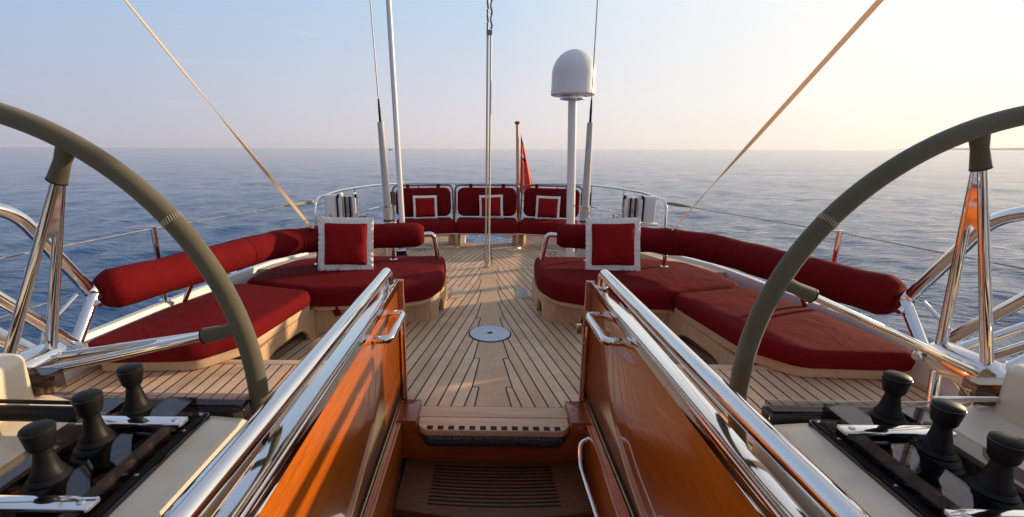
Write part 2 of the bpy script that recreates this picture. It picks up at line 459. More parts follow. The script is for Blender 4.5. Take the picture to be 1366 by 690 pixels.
# ------------------------------------------------------------------ sea
SEA = -1.6
def build_sea():
    rng = np.random.default_rng(3)
    NA = 900
    rr = [1.2]
    while rr[-1] < 24000:
        x = rr[-1]; rr.append(x * (1.016 if x < 400 else 1.05))
    rr = np.array(rr); th = np.linspace(0, 2 * np.pi, NA, endpoint=False)
    Rr, Th = np.meshgrid(rr, th, indexing='ij')
    X = Rr * np.sin(Th); Y = Rr * np.cos(Th) + 2.0; Z = np.zeros_like(X)
    cell = np.maximum(Rr * 2 * np.pi / NA, Rr * .016)
    wind = R(100)
    for k in range(90):
        L = 0.35 * (16 / .35) ** rng.random(); amp = .0042 * L ** .92 * (0.5 + rng.random())
        if L > 3: amp *= .22
        d = wind + rng.normal() * .65
        kx, ky = 2 * np.pi / L * np.sin(d), 2 * np.pi / L * np.cos(d)
        ph = rng.random() * 6.28
        fade = np.clip(L / (cell * 3) - .5, 0, 1)
        s_ = np.sin(kx * X + ky * Y + ph)
        Z += amp * fade * (s_ + .25 * (1 - np.abs(s_)) * 1.6)
    Z += SEA
    n0 = len(rr)
    V = np.stack([X, Y, Z], -1).reshape(-1, 3)
    i = np.arange(n0 - 1)[:, None]; j = np.arange(NA)[None, :]; j2 = (j + 1) % NA
    F = np.stack([i * NA + j, (i + 1) * NA + j, (i + 1) * NA + j2, i * NA + j2], -1).reshape(-1, 4)
    me = bpy.data.meshes.new('sea')
    me.vertices.add(len(V)); me.vertices.foreach_set('co', V.ravel())
    me.loops.add(F.size); me.loops.foreach_set('vertex_index', F.ravel().astype(np.int32))
    me.polygons.add(len(F)); me.polygons.foreach_set('loop_start', np.arange(0, F.size, 4, dtype=np.int32))
    me.polygons.foreach_set('use_smooth', np.ones(len(F), dtype=bool))
    me.update(calc_edges=True)
    def s_sea(t, b):
        v = t.coord()
        rot = t.mapv(v, (1, 1, 1), rot=(0, 0, R(8)))
        a1 = t.noise(t.mapv(rot, (.55, 1.5, 1)), 2.2, 5, .6, .4)
        a2 = t.noise(t.mapv(rot, (.5, 1.2, 1)), .45, 4, .55, .3)
        a3 = t.noise(t.mapv(rot, (.35, 1.0, 1)), .05, 4, .6, .2)
        h = t.m('ADD', t.m('MULTIPLY', a1, .17), t.m('ADD', t.m('MULTIPLY', a2, .42), t.m('MULTIPLY', a3, .9)))
        t.put(b.inputs['Normal'], t.bump(h, .50, 1.0))
        # scattered foam flecks close to the hull
        X, Y, Z = t.sep(v)
        near = t.m('SUBTRACT', 1, t.m('DIVIDE', t.m('SUBTRACT', t.m('ABSOLUTE', X), 2.6), 5, clamp=True), clamp=True)
        fl = t.noise(t.mapv(v, (1, .5, 1)), 7, 3, .6)
        patch = t.noise(v, .5, 2)
        foam = t.m('MULTIPLY', t.m('GREATER_THAN', t.m('MULTIPLY', fl, t.m('MULTIPLY_ADD', patch, .6, .7)), .71), t.m('GREATER_THAN', near, .02))
        t.put(b.inputs['Base Color'], t.mix(foam, (.007, .050, .140), (.55, .60, .66)))
        t.put(b.inputs['Roughness'], t.m('MULTIPLY_ADD', foam, .5, .06))
    me.materials.append(mat('sea_water', (.006, .03, .07), .10, ior=1.33, setup=s_sea))
    o = bpy.data.objects.new('sea', me); COL.objects.link(o)
    tag(o, 'calm blue sea with small ripples reaching the horizon', kind='structure')
build_sea()

# far coastline: low hazy headland
def coast():
    mb = MB(); pts = []
    n = 60; x0, x1, Y = 12600, 19500, 14000
    for i in range(n + 1):
        x = x0 + (x1 - x0) * i / n; q = i / n
        h = 12 + 95 * (1 - math.exp(-3 * q)) + 16 * math.sin(q * 9 + 1) + 9 * math.sin(q * 31)
        pts.append((x, h * min(1, q * 6)))
    vs = []; fs = []
    for x, h in pts:
        vs += [(x, Y - 300, SEA - 1), (x, Y, SEA + h), (x, Y + 900, SEA + h * .9), (x, Y + 1500, SEA - 1)]
    for i in range(n):
        for k in range(3): fs.append((i * 4 + k, i * 4 + k + 1, i * 4 + k + 5, i * 4 + k + 4))
    def s(t, b): t.put(b.inputs['Base Color'], t.mix(t.noise(t.coord(), .004, 5), (.20, .19, .17), (.32, .29, .25)))
    o = mb.add(vs, fs).build('headland', mat('far_land', rough=.9, setup=s), smooth=0)
    tag(o, 'low hazy headland on the right horizon', kind='structure')
coast()

# air
def haze():
    mb = MB().b2(-26000, 26000, -26000, 26000, SEA - 1.5, 150)
    m = bpy.data.materials.new('haze'); m.use_nodes = True; t = NT(m.node_tree)
    t.n.remove(t.n['Principled BSDF'])
    pv = t.n.new('ShaderNodeVolumePrincipled'); pv.inputs['Color'].default_value = (.88, .91, .97, 1)
    pv.inputs['Density'].default_value = HAZE_D; pv.inputs['Anisotropy'].default_value = .3
    t.l.new(pv.outputs[0], t.n['Material Output'].inputs['Volume'])
    o = mb.build('haze', m, smooth=0); tag(o, 'thin sea haze in the evening air', kind='stuff')
HAZE_D = 0.5 / 25000
haze()

# far sailing boat
e = empty('distant_boat', (-169, 834, SEA), 'tiny white boat far off on the left horizon', 'boat')
MB().prism([(-4, -1), (4, -1), (5.5, 0), (4, 1), (-4, 1)], .0, 1.3).build('hull', WHITE, e, .1)
MB().b2(-2, 2, -.8, .8, 1.3, 2.7).build('cabin', WHITE, e, .1)
MB().tube([(0, 0, 2.7), (0, 0, 5)], .08, 6).build('mast', WHITE, e)

# ------------------------------------------------------------------ hull and decks
GI = [(-6, 2.5), (0, 2.62), (1.5, 2.60), (2.57, 2.53), (3.3, 2.44), (4.16, 2.32), (4.9, 2.16), (5.5, 2.05), (6.2, 1.96), (7.2, 1.86), (8.7, 1.74)]
def interp(tab, y):
    if y <= tab[0][0]: return tab[0][1]
    for (a, b), (c, d) in zip(tab, tab[1:]):
        if y <= c: return b + (d - b) * (y - a) / (c - a)
    return tab[-1][1]
gi = lambda y: interp(GI, y)
gz = lambda y: interp([(-6, .46), (4.5, .45), (5.5, .38), (8.7, .20)], y)
YS = [-6 + 14.7 * i / 60 for i in range(61)]
def hull():
    mb = MB(); vs = []; fs = []
    prof = lambda y: [(gi(y) + .005, gz(y) - .35), (gi(y), gz(y) - .004), (gi(y) + .012, gz(y) + .014), (gi(y) + .065, gz(y) + .012), (gi(y) + .088, gz(y) - .02),
                      (gi(y) + .085, gz(y) - .10), (gi(y) + .06, -.5), (gi(y) - .20, -1.3), (gi(y) - .7, -2.1)]
    n = len(prof(0))
    for sd in (-1, 1):
        o = len(vs)
        for yy in YS:
            for x, z in prof(yy): vs.append((x * sd, yy, z))
        for i in range(len(YS) - 1):
            for k in range(n - 1): fs.append((o + i * n + k, o + i * n + k + 1, o + (i + 1) * n + k + 1, o + (i + 1) * n + k))
    mb.add(vs, fs)
    # transom below deck level and forward closing bulkhead
    y = 8.7; P = prof(y)[5:]
    for yy in (8.7, -6.0):
        P = prof(yy)[5:]; ring = [(x, yy, z) for x, z in P] + [(-x, yy, z) for x, z in reversed(P)]
        ring[0] = (ring[0][0], yy, -.07); ring[-1] = (ring[-1][0], yy, -.07)
        if yy > 0:
            n_ = len(ring) // 2; zb = ring[n_ - 1][2]
            for sg in (1, -1):
                half = [(abs(p[0]) * sg, p[1], p[2]) for p in ring[:n_]]
                q = half + [(sg * .421, yy, zb), (sg * .421, yy, -.07)]
                mb.add(q, [tuple(range(len(q)))])
            mb.add([(-.421, yy, zb), (.421, yy, zb), (.421, yy, -.9), (-.421, yy, -.9)], [(0, 1, 2, 3)])
        else: mb.add(ring, [tuple(range(len(ring)))])
    o = mb.build('hull', WHITE, smooth=50); tag(o, 'white yacht hull with rounded bulwark cap', kind='structure')
hull()

def sheet(name, poly, z0, z1, m, label=None, bevel=0):
    o = MB().prism(poly, z0, z1).build(name, m, bevel=bevel, smooth=30)
    tag(o, label, kind='structure'); return o
def side_poly(y0, y1, xin, n=24, off=0.0):
    out = [(gi(y0 + (y1 - y0) * i / n) - off, y0 + (y1 - y0) * i / n) for i in range(n + 1)]
    return out + [(xin, y1), (xin, y0)]
# main cockpit sole (Y 2.36 .. 6.1) full width
def full_poly(y0, y1, n=20):
    Rr_ = [(gi(y0 + (y1 - y0) * i / n), y0 + (y1 - y0) * i / n) for i in range(n + 1)]
    return Rr_ + [(-x, y) for x, y in reversed(Rr_)]
sheet('deck', full_poly(2.60, 6.08), -.06, 0, DECK_MID, 'planked teak cockpit deck with dark caulking around the king plank')
fp = full_poly(6.14, 8.69); h_ = len(fp) // 2
sheet('deck', fp[:h_] + [(.42, 8.69), (.42, 7.78), (-.42, 7.78), (-.42, 8.69)] + fp[h_:], -.06, 0, DECK_AFT, 'planked teak aft deck under the three red seats')
o = MB().b2(-.42, .42, 7.70, 7.779, -.9, -.003).b2(-.50, -.421, 7.70, 8.68, -.9, -.062).b2(.421, .50, 7.70, 8.68, -.9, -.062).b2(-.42, .42, 7.78, 8.68, -.98, -.9).build('stern_step_well', WHITE, smooth=0)
tag(o, 'white step well in the stern between the transom ends', kind='structure')
sheet('deck', full_poly(6.081, 6.139), -.06, .0, TEAKX, 'pale teak cross board between cockpit deck and aft deck')
for sd in (-1, 1):
    sheet('side_deck', mir(side_poly(-6, 2.598, .66), sd), -.06, 0, DECK_HELM, 'teak deck beside the companionway below the %s helm' % ('left' if sd < 0 else 'right'))
    # raised helm platform
    P = [(gi(1.45 + 1.2 * i / 8) - .004, 1.45 + 1.2 * i / 8) for i in range(9)]
    o = sheet('helm_deck', mir(P[:9] + [(.665, 2.65), (.665, 1.45)], sd), .02, .25, DECK_HELM, 'raised planked teak helm deck behind the %s wheel' % ('left' if sd < 0 else 'right'))
    sheet('helm_deck_edge', mir([(.665, 2.652), (gi(2.65) - .004, 2.652), (gi(2.7) - .004, 2.72), (.665, 2.72)], sd), .02, .254, TEAKX, 'pale teak nosing of the raised %s helm deck' % ('left' if sd < 0 else 'right'), bevel=.012)
    # teak covering board outboard of the sofa running aft
    ys = [4.3 + 4.38 * i / 20 for i in range(21)]
    for a, b in [(0, 0)]:
        vs = []; fs = []
        for yy in ys:
            zt = gz(yy) - .012
            x1 = gi(yy) - .002; x0 = x1 - .24
            vs += [(sd * x0, yy, .0), (sd * x0, yy, zt), (sd * x1, yy, zt), (sd * x1, yy, .0)]
        for i in range(len(ys) - 1):
            for k in range(3): fs.append((i * 4 + k, i * 4 + k + 1, i * 4 + k + 5, i * 4 + k + 4))
        fs += [(0, 1, 2, 3), tuple(len(vs) - 4 + k for k in (3, 2, 1, 0))]
        o = MB().add(vs, fs).build('covering_board', TEAKY, smooth=30)
        tag(o, 'teak covering board inside the %s bulwark behind the sofa' % ('left' if sd < 0 else 'right'), kind='structure')
# transom bulwark with gap
for sd in (-1, 1):
    o = MB().b2(sd * .42, sd * 1.50, 8.55, 8.70, -.0, .17).build('transom_bulwark', TEAKX, bevel=.02)
    tag(o, 'low teak transom bulwark on the %s of the stern gap' % ('left' if sd < 0 else 'right'), kind='structure')

# ------------------------------------------------------------------ companionway
cw = empty('companionway', (0, 2.0, 0), 'varnished companionway opening with orange wood side panels and dark steps', 'companionway')
cw.location = (0, 0, 0)
# sill: two margin boards, toothed strip and rounded lip
MB().b2(-.66, .66, 2.485, 2.599, -.06, .0).build('sill_board', TEAKX, cw, .003)
mb = MB(); mb.prism(poly_fillet([(-.405, 2.345), (.405, 2.345), (.45, 2.40), (.45, 2.478), (-.45, 2.478), (-.45, 2.40)], [.03, .03, .02, .004, .004, .02]), -.04, .0)
mb.build('sill_nosing', TEAKX, cw, .004)
for i in range(13):
    x = -.375 + i * .0625
    MB().b2(x - .0175, x + .0175, 2.350, 2.388, -.012, .0012).build('drain_slot', BLACK, cw, 0)
MB().tube(fillet([(-.41, 2.40, -.06), (-.39, 2.352, -.075), (.39, 2.352, -.075), (.41, 2.40, -.06)], .05), .034, 14, flat=(1.2, .6)).build('nonslip_nosing', NONSLIP, cw)
MB().b2(-.50, .50, 2.40, 2.46, -.60, -.05).build('riser', VARNX, cw, .004)
# U shaped mahogany frame around the sill
def uframe():
    y0, y1 = 2.38, 2.62
    outer = [(-.575, .035), (-.46, .035), (-.452, -.02), (-.445, -.055), (-.42, -.10), (-.37, -.125), (.37, -.125), (.42, -.10), (.445, -.055), (.452, -.02), (.46, .035), (.575, .035), (.575, -.22), (-.575, -.22)]
    vs = [(x, y0, z) for x, z in outer] + [(x, y1 if z > -.03 else y0 + .05, z) for x, z in outer]; n = len(outer)
    fs = [tuple(range(n)), tuple(range(2 * n - 1, n - 1, -1))] + [(i, (i + 1) % n, n + (i + 1) % n, n + i) for i in range(n)]
    return MB().add(vs, fs)
uframe().build('sill_frame', VARNX, cw, .006)
# tread with grooves (cut as separate raised slats)
def tread(yb, yf, z, name):
    e_ = MB()
    front = [(x, yf + .06 * (x / .52) ** 2) for x in [(-.53 + 1.06 * i / 16) for i in range(17)]]
    back = [(.53, yb), (-.53, yb)]
    e_.prism(front + back, z - .05, z)
    o = e_.build(name, TREAD, cw, .008)
    g = MB()
    for i in range(12):
        y = yf + .075 + i * .0275
        hw = .345 + .012 * (11 - i) / 11
        pts = [(x, y + .02 * (x / .4) ** 2) for x in [(-hw + 2 * hw * j / 12) for j in range(13)]]
        p2 = [(x, yy + .011) for x, yy in reversed(pts)]
        g.prism(pts + p2, z - .004, z + .0012)
    g.build('tread_groove', BLACK, o, 0)
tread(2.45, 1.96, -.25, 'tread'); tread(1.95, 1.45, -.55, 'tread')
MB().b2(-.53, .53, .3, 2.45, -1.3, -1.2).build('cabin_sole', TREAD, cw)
MB().b2(-.53, .53, .28, .3, -1.3, -.0).build('forward_wall', VARNX, cw)
for sd in (-1, 1):
    s_ = 'left' if sd < 0 else 'right'
    # upper panel
    MB().b2(sd * .578, sd * .655, .36, 2.585, .125, .785).build('side_panel', VARN, cw, .004)
    # seam: black gasket and brass strip
    MB().b2(sd * .576, sd * .65, .36, 2.585, .094, .1245).build('gasket', BLACK, cw)
    MB().b2(sd * .572, sd * .64, .36, 2.575, .084, .0935).build('brass_strip', BRASS, cw, .002)
    MB().b2(sd * .574, sd * .64, .36, 2.575, .060, .0835).build('gasket', BLACK, cw, .002)
    MB().b2(sd * .566, sd * .64, .36, 2.575, .0285, .0595).build('moulding', VARN, cw, .006)
    MB().b2(sd * .545, sd * .63, .36, 2.375, -1.3, .028).build('lower_wall', VARN, cw, .004)
    # polished cap strip with a lip
    MB().prism(mir([(.568, .36), (.568, 2.60), (.632, 2.60), (.632, .36)], sd), .822, .838).build('cap_strip', CHROME, cw, .003)
    MB().b2(sd * .572, sd * .58, .36, 2.55, .787, .821).b2(sd * .581, sd * .652, .36, 2.58, .787, .821).build('cap_lip', CHROME, cw, .001)
    # end post
    p = MB().b2(sd * .545, sd * .60, 2.588, 2.625, .04, .835).build('end_post', VARNZ, cw, .004)
    MB().b2(sd * .548, sd * .585, 2.572, 2.589, .60, .66).build('latch_plate', STEEL, p, .003)
    MB().b2(sd * .552, sd * .566, 2.575, 2.589, .06, .56).build('slide_track', CHROME, p, .001)
    if sd > 0:
        MB().b2(.505, .535, 2.60, 2.63, .50, .56).build('latch', STEEL, p, .004)
    # grab handle loops, inside and outside of the panel top
    q = fillet([(sd * .583, 2.33, .725), (sd * .50, 2.33, .725), (sd * .50, 1.97, .73), (sd * .583, 1.97, .73)], .055, 7)
    h = MB().tube(q, .021, 16); h.build('grab_handle', CHROME, cw)
    q = fillet([(sd * .650, 2.33, .73), (sd * .70, 2.33, .73), (sd * .70, 1.85, .73), (sd * .650, 1.85, .73)], .04, 7)
    MB().tube(q, .012, 12).build('grab_handle', CHROME, cw)
# lower curved grab rail on the right wall
q = fillet([(.552, 2.31, -.02), (.492, 2.29, -.035), (.478, 2.20, -.12), (.478, 1.80, -.10), (.478, 1.2, -.05), (.552, 1.15, -.05)], .07, 7)
MB().tube(q, .014, 14).lathe([(.03, 0), (.03, .008)], (.545, 2.31, -.02), 16, 'x').build('curved_grab_rail', CHROME, cw)

# big handrail tubes above the coamings
for sd in (-1, 1):
    s_ = 'left' if sd < 0 else 'right'
    e = empty('handrail', (sd * .61, 2.4, .84), 'thick polished steel handrail along the top of the %s orange companionway panel' % s_, 'handrail', 'handrails of the companionway')
    e.location = (0, 0, 0)
    q = fillet([(sd * .605, 2.47, .84), (sd * .607, 2.47, .925), (sd * .612, 1.2, .932), (sd * .622, .60, .935), (sd * .665, .40, .90)], [.06, .3, .15], 8)
    MB().tube(q, .029, 24).build('rail_tube', CHROME, e)
    MB().lathe([(.034, 0), (.034, .006), (.028, .012)], (sd * .605, 2.47, .839), 20).build('end_flange', CHROME, e)
    foot = MB().tube(catmull([(sd * .622, .80, .905), (sd * .65, .72, .902), (sd * .70, .66, .900), (sd * .73, .60, .895)], 6), [.014] * 4 + [.022] * 6 + [.030] * 5 + [.034] * 4, 16, flat=(.7, 1.2))
    foot.build('rail_foot', CHROME, e)

# ------------------------------------------------------------------ drain plate in the deck
d = empty('deck_plate', (0, 0, 0), 'round pale metal plate set in the middle of the teak deck', 'deck plate')
MB().lathe([(.190, 0), (.190, .004)], (-.006, 3.775, .0), 56).build('gasket_ring', BLACK, d)
MB().lathe([(.178, .0), (.178, .0065), (.170, .008), (.03, .008)], (-.006, 3.775, .001), 56).build('lid', PLATE, d)
MB().lathe([(.045, 0), (.043, .003), (.034, .003), (.032, .0)], (-.006, 3.775, .009), 32).build('ring', STEEL, d)
MB().lathe([(.014, 0), (.014, .004)], (-.006, 3.775, .009), 20).build('socket', BLACK, d)

# ------------------------------------------------------------------ side sofas
def wall_strip(path, thick, z1, zb, name, m, parent):
    """vertical curved panel following path; zb(u) gives the bottom height (arches)"""
    P = [Vector((p[0], p[1])) for p in path]
    cum = [0]
    for a_, b_ in zip(P, P[1:]): cum.append(cum[-1] + (b_ - a_).length)
    L = cum[-1]; n = int(L / .02); Q = []
    for i in range(n + 1):
        s = L * i / n
        k = max(j for j in range(len(cum)) if cum[j] <= s + 1e-9); k = min(k, len(P) - 2)
        Q.append((P[k].lerp(P[k + 1], (s - cum[k]) / (cum[k + 1] - cum[k])), s))
    vs = []; fs = []
    for i, (p, s) in enumerate(Q):
        a_ = Q[max(i - 1, 0)][0]; b_ = Q[min(i + 1, n)][0]; tt = (b_ - a_).normalized(); nn = Vector((-tt.y, tt.x))
        for sgn in (-.5, .5):
            o = p + nn * thick * sgn
            vs += [(o.x, o.y, zb(s)), (o.x, o.y, z1)]
    for i in range(n):
        b = i * 4; c = b + 4
        fs += [(b, b + 1, c + 1, c), (b + 2, c + 2, c + 3, b + 3), (b + 1, b + 3, c + 3, c + 1), (b, c, c + 2, b + 2)]
    fs += [(0, 2, 3, 1), (n * 4, n * 4 + 1, n * 4 + 3, n * 4 + 2)]
    return MB().add(vs, fs).build(name, m, parent, 0, 40)
def arch(s, c, hw, h, z0=0.0):
    d = abs(s - c)
    if d >= hw: return z0
    return z0 + h * min(1, (1 - (d / hw) ** 4)) ** .6

def sofa(sd):
    s_ = 'left' if sd < 0 else 'right'
    e = empty('cockpit_sofa', (0, 0, 0), 'L-shaped red cockpit sofa with teak base and rolled backrest on the %s' % s_, 'sofa', 'red cockpit sofas')
    A = mir([(1.49, 3.60), (1.56, 3.1), (1.61, 2.75), (1.82, 2.50), (2.46, 2.47), (2.50, 2.57), (2.41, 3.2), (2.22, 3.82), (1.9, 3.72)], sd)
    cushion(A, .332, .45, .04, .09, .014).build('side_cushion', FABRIC, e)
    B = mir([(1.50, 3.64), (1.90, 3.765), (2.22, 3.87), (2.20, 4.3), (2.05, 4.72), (1.60, 4.86), (.50, 4.93), (.455, 4.5), (.455, 4.13), (.56, 3.86), (.80, 3.735), (1.1, 3.70)], sd)
    cushion(B, .275, .45, .055, .10, .014).build('corner_cushion', FABRIC, e)
    # rim board under the cushions
    rim = poly_fillet(mir([(1.50, 3.69), (2.15, 3.86), (2.14, 4.3), (2.0, 4.68), (1.6, 4.82), (.54, 4.88), (.485, 4.5), (.485, 4.14), (.60, 3.89), (.82, 3.775), (1.1, 3.74)], sd), .08)
    MB().prism(rim, .232, .2745).build('rim_board', TEAKX, e, .008)
    rim = poly_fillet(mir([(1.53, 3.66), (1.60, 3.1), (1.65, 2.78), (1.84, 2.55), (2.42, 2.52), (2.44, 2.6), (2.36, 3.2), (2.2, 3.78)], sd), .06)
    MB().prism(rim, .2545, .3315).build('rim_board', TEAKY, e, .008)
    # teak base: front and inner side with arched cut-outs
    pth = mir([(1.58, 3.76), (1.3, 3.80), (1.05, 3.85), (.86, 3.98), (.78, 4.05), (.66, 4.06), (.57, 4.08), (.52, 4.16), (.50, 4.30), (.48, 4.50), (.49, 4.75), (.55, 4.85), (1.2, 4.82), (1.9, 4.72)], sd)
    pth = [tuple(v)[:2] for v in catmull([(p[0], p[1], 0) for p in pth], 5)]
    wall_strip(pth, .03, .232, lambda s: max(arch(s, .60, .20, .16), arch(s, 1.30, .10, .15)), 'base_panel', TEAKZ, e)
    pth = mir([(1.62, 2.74), (1.61, 3.1), (1.575, 3.4), (1.55, 3.72)], sd)
    wall_strip(pth, .03, .2535, lambda s: arch(s, .50, .36, .15), 'base_panel', TEAKZ, e)
    # white bracket on the inner aft corner
    MB().b2(sd * .43, sd * .448, 4.42, 4.50, .05, .42).b2(sd * .43, sd * .448, 4.70, 4.76, .05, .42).b2(sd * .425, sd * .445, 4.40, 4.80, .40, .43).build('table_bracket', WHITE, e, .006)
    # rolled backrest
    pts = [(2.46, 2.68), (2.34, 3.02), (2.22, 3.45), (2.10, 3.88), (1.95, 4.22), (1.66, 4.44), (1.35, 4.54), (1.05, 4.61), (.70, 4.69)]
    path = catmull(mir([(x, y, .72) for x, y in pts], sd), 10)
    L = len(path); rs = []
    random.seed(11)
    for i in range(L):
        r_ = .128 + .003 * math.sin(i * .55 + sd) + random.uniform(-.0018, .0018)
        for sm in (28, 44, 52):
            if abs(i - sm) < 2: r_ -= .006 * (1 - abs(i - sm) / 2)
        for k_, f_ in ((0, .70), (1, .90)):
            if i == k_ or i == L - 1 - k_: r_ *= f_
        rs.append(r_)
    MB().tube(path, rs, 30).build('rolled_backrest', FABRIC, e, 0, 60)
    for sm in (28, 44, 52, 70):
        tt_ = (path[sm + 1] - path[sm - 1]).normalized()
        MB().tube([path[sm] - tt_ * .004, path[sm] + tt_ * .004], [rs[sm] + .0035] * 2, 36).build('seam_piping', FABRIC, e, .002)
    # pipe ends and feet
    p0 = path[-1]; q = fillet([tuple(p0), (sd * .60, 4.715, .725), (sd * .555, 4.74, .45)], .07, 8)
    MB().tube([p0 + (p0 - q[1]) * 0] + q[1:], .026, 16).build('backrest_pipe', CHROME, e)
    for x, yy, zb in ((1.74, 4.44, .44), (1.02, 4.66, .44)):
        p = MB().tube([(sd * x, yy, zb), (sd * x, yy, .61)], .020, 14); p.lathe([(.04, 0), (.04, .008), (.022, .014)], (sd * x, yy, .452), 18)
        p.build('backrest_post', CHROME, e)
    p = MB().tube([(sd * 2.37, 3.30, .45), (sd * 2.26, 3.26, .62)], .018, 12).build('backrest_post', CHROME, e)
    # snap tab hanging below the cushion
    rotm = Matrix.Rotation(R(-20 * sd), 3, 'X')
    MB().box((sd * 1.35, 3.715, .235), (.06, .012, .12), Matrix.Rotation(R(25 * sd), 3, 'Y')).build('snap_tab', FABRIC, e, .003)
    # tackle eye sewn in the backrest
    MB().lathe([(.020, 0), (.045, .0), (.050, .006), (.045, .012), (.020, .012)], (0, 0, 0), 24).build('eyelet', CHROME, e)
    o = e.children[-1]; o.location = (sd * 1.735, 4.315, .826); o.rotation_euler = (R(52), 0, R(-15 * sd))
    MB().lathe([(.019, 0), (.019, .004)], (0, 0, 0), 18).build('eyelet_hole', BLACK, o)
    o.children[0].location = (0, 0, .006)
    return e
for sd in (-1, 1): sofa(sd)

# ------------------------------------------------------------------ pillows
def pillow(name, size, border, thick, label, group, loc, rot):
    e = empty(name, loc, label, 'pillow', group); e.rotation_euler = rot
    n = 26; h = size / 2 - border
    def pad(hh, th, nn):
        mb = MB(); vs = []; fs = []
        for side in (1, -1):
            o = len(vs)
            for i in range(nn + 1):
                for j in range(nn + 1):
                    u = -1 + 2 * i / nn; v = -1 + 2 * j / nn
                    bul = ((1 - u ** 4) * (1 - v ** 4)) ** .55
                    pin = 1 - .045 * (1 - abs(v) ** 2) * abs(u) - 0
                    pin2 = 1 - .045 * (1 - abs(u) ** 2) * abs(v)
                    wr = .004 * math.sin(7 * u + 3 * v) * bul
                    vs.append((u * hh * pin, side * (th * bul / 2 + wr), v * hh * pin2))
            for i in range(nn):
                for j in range(nn):
                    a_ = o + i * (nn + 1) + j
                    fs.append((a_, a_ + 1, a_ + nn + 2, a_ + nn + 1))
        mb.add(vs, fs); return mb
    pad(h + .004, thick, n).build('cover', PILLOWF, e, 0, 80)
    # frilled flange
    mb = MB(); vs = []; fs = []
    H = size / 2; N = 30; ring = []
    for k in range(4):
        for i in range(N):
            u = -1 + 2 * i / N
            x, z, nx, nz = [(u, -1, 0, -1), (1, u, 1, 0), (-u, 1, 0, 1), (-1, -u, -1, 0)][k]
            ring.append((x, z, u))
    for idx, (x, z, u) in enumerate(ring):
        p_in = 1 - .035 * (1 - u * u); p_out = 1 - .02 * (1 - u * u)
        wv = .006 * math.sin(idx * 1.9) + .004 * math.sin(idx * .7)
        hi = h - .012
        for (s0, th_, w_) in ((hi * p_in, .012, 0), (h * p_in + border * .5, .011, .4), (H * p_out + .002 * math.sin(idx * 2.3), .004, 1)):
            vs.append((x * s0, th_ + wv * w_, z * s0)); vs.append((x * s0, -th_ + wv * w_, z * s0))
    m = len(ring)
    for i in range(m):
        a_ = i * 6; b_ = ((i + 1) % m) * 6
        fs += [(a_, a_ + 2, b_ + 2, b_), (a_ + 2, a_ + 4, b_ + 4, b_ + 2), (a_ + 1, b_ + 1, b_ + 3, a_ + 3), (a_ + 3, b_ + 3, b_ + 5, a_ + 5), (a_ + 4, a_ + 5, b_ + 5, b_ + 4), (a_, b_, b_ + 1, a_ + 1)]
    mb.add(vs, fs).build('border', TRIM, e, 0, 70)
    return e
pillow('pillow', .52, .055, .15, 'large red pillow with cream border leaning on the left cockpit sofa', 'large pillows on the cockpit sofas', (-1.385, 4.245, .705), (R(-11), R(2), R(7)))
pillow('pillow', .52, .052, .15, 'large red pillow with cream border leaning on the right cockpit sofa', 'large pillows on the cockpit sofas', (1.175, 4.31, .705), (R(-11), R(-1.5), R(-5)))

# ------------------------------------------------------------------ three aft seats
def aft_seat():
    e = empty('aft_seat', (0, 0, 0), 'x', 'seat', 'red double seats across the stern')
    w2 = .478
    cushion([(-w2, -.57), (w2, -.57), (w2, .0), (-w2, .0)], .255, .445, .06, .08, .02).build('seat_cushion', FABRIC, e)
    # backrest: rounded rectangle slab, leaning
    b_ = cushion([(-.465, 0), (.465, 0), (.465, .48), (-.465, .48)], 0, .11, .04, .12, .02).build('back_cushion', FABRIC, e)
    b_.location = (0, .03, .46); b_.rotation_euler = (R(84), 0, 0)
    # hoop behind
    q = fillet([(-.52, -.02, .20), (-.51, .055, .985), (.51, .055, .985), (.52, -.02, .20)], .10, 8)
    MB().tube(q, .016, 12).build('back_hoop', DARKST, e)
    for x in (-.26, .26): MB().b2(x - .028, x + .028, .035, .078, .90, 1.006).build('strap', FABRIC, e, .006)
    MB().tube([(-.47, -.50, .238), (.47, -.50, .238)], .016, 10).tube([(-.47, -.06, .238), (.47, -.06, .238)], .016, 10).build('seat_frame', CHROME, e)
    for x in (-.46, .46):
        l_ = MB().tube([(x, -.50, 0), (x, -.50, .24)], .016, 12); l_.lathe([(.04, 0), (.035, .01), (.016, .014)], (x, -.50, 0), 16)
        l_.build('leg', STEEL, e)
        l_ = MB().b2(x - .05, x + .05, -.28, -.02, .0, .24); l_.build('leg_box', TEAKZ, e, .01)
    return e
a0 = aft_seat()
a0.location = (-.02, 7.86, 0); a0['label'] = 'middle one of three red seats across the stern, behind the steel rods'
a0.scale.x = 1.08
a1 = copy_tree(a0); a1.location = (-1.10, 7.76, 0); a1.rotation_euler.z = R(14); a1.scale.x = 1; a1['label'] = 'left one of three red seats across the stern, next to the white pole'
a2 = copy_tree(a0); a2.location = (1.07, 7.76, 0); a2.rotation_euler.z = R(-14); a2.scale.x = 1; a2['label'] = 'right one of three red seats across the stern, in front of the flag'
g3 = 'small pillows on the stern seats'
p0 = pillow('small_pillow', .40, .036, .16, 'small square red pillow with cream border on the left stern seat', g3, (-1.05, 7.56, .64), (R(-14), 0, R(12)))
p1 = copy_tree(p0); p1.location = (.05, 7.66, .645); p1.rotation_euler = (R(-14), R(-2), R(-2)); p1['label'] = 'small red pillow with cream border on the middle stern seat, partly behind the rods'
p2 = copy_tree(p0); p2.location = (.99, 7.57, .64); p2.rotation_euler = (R(-14), R(1), R(-10)); p2['label'] = 'small square red pillow with cream border on the right stern seat'

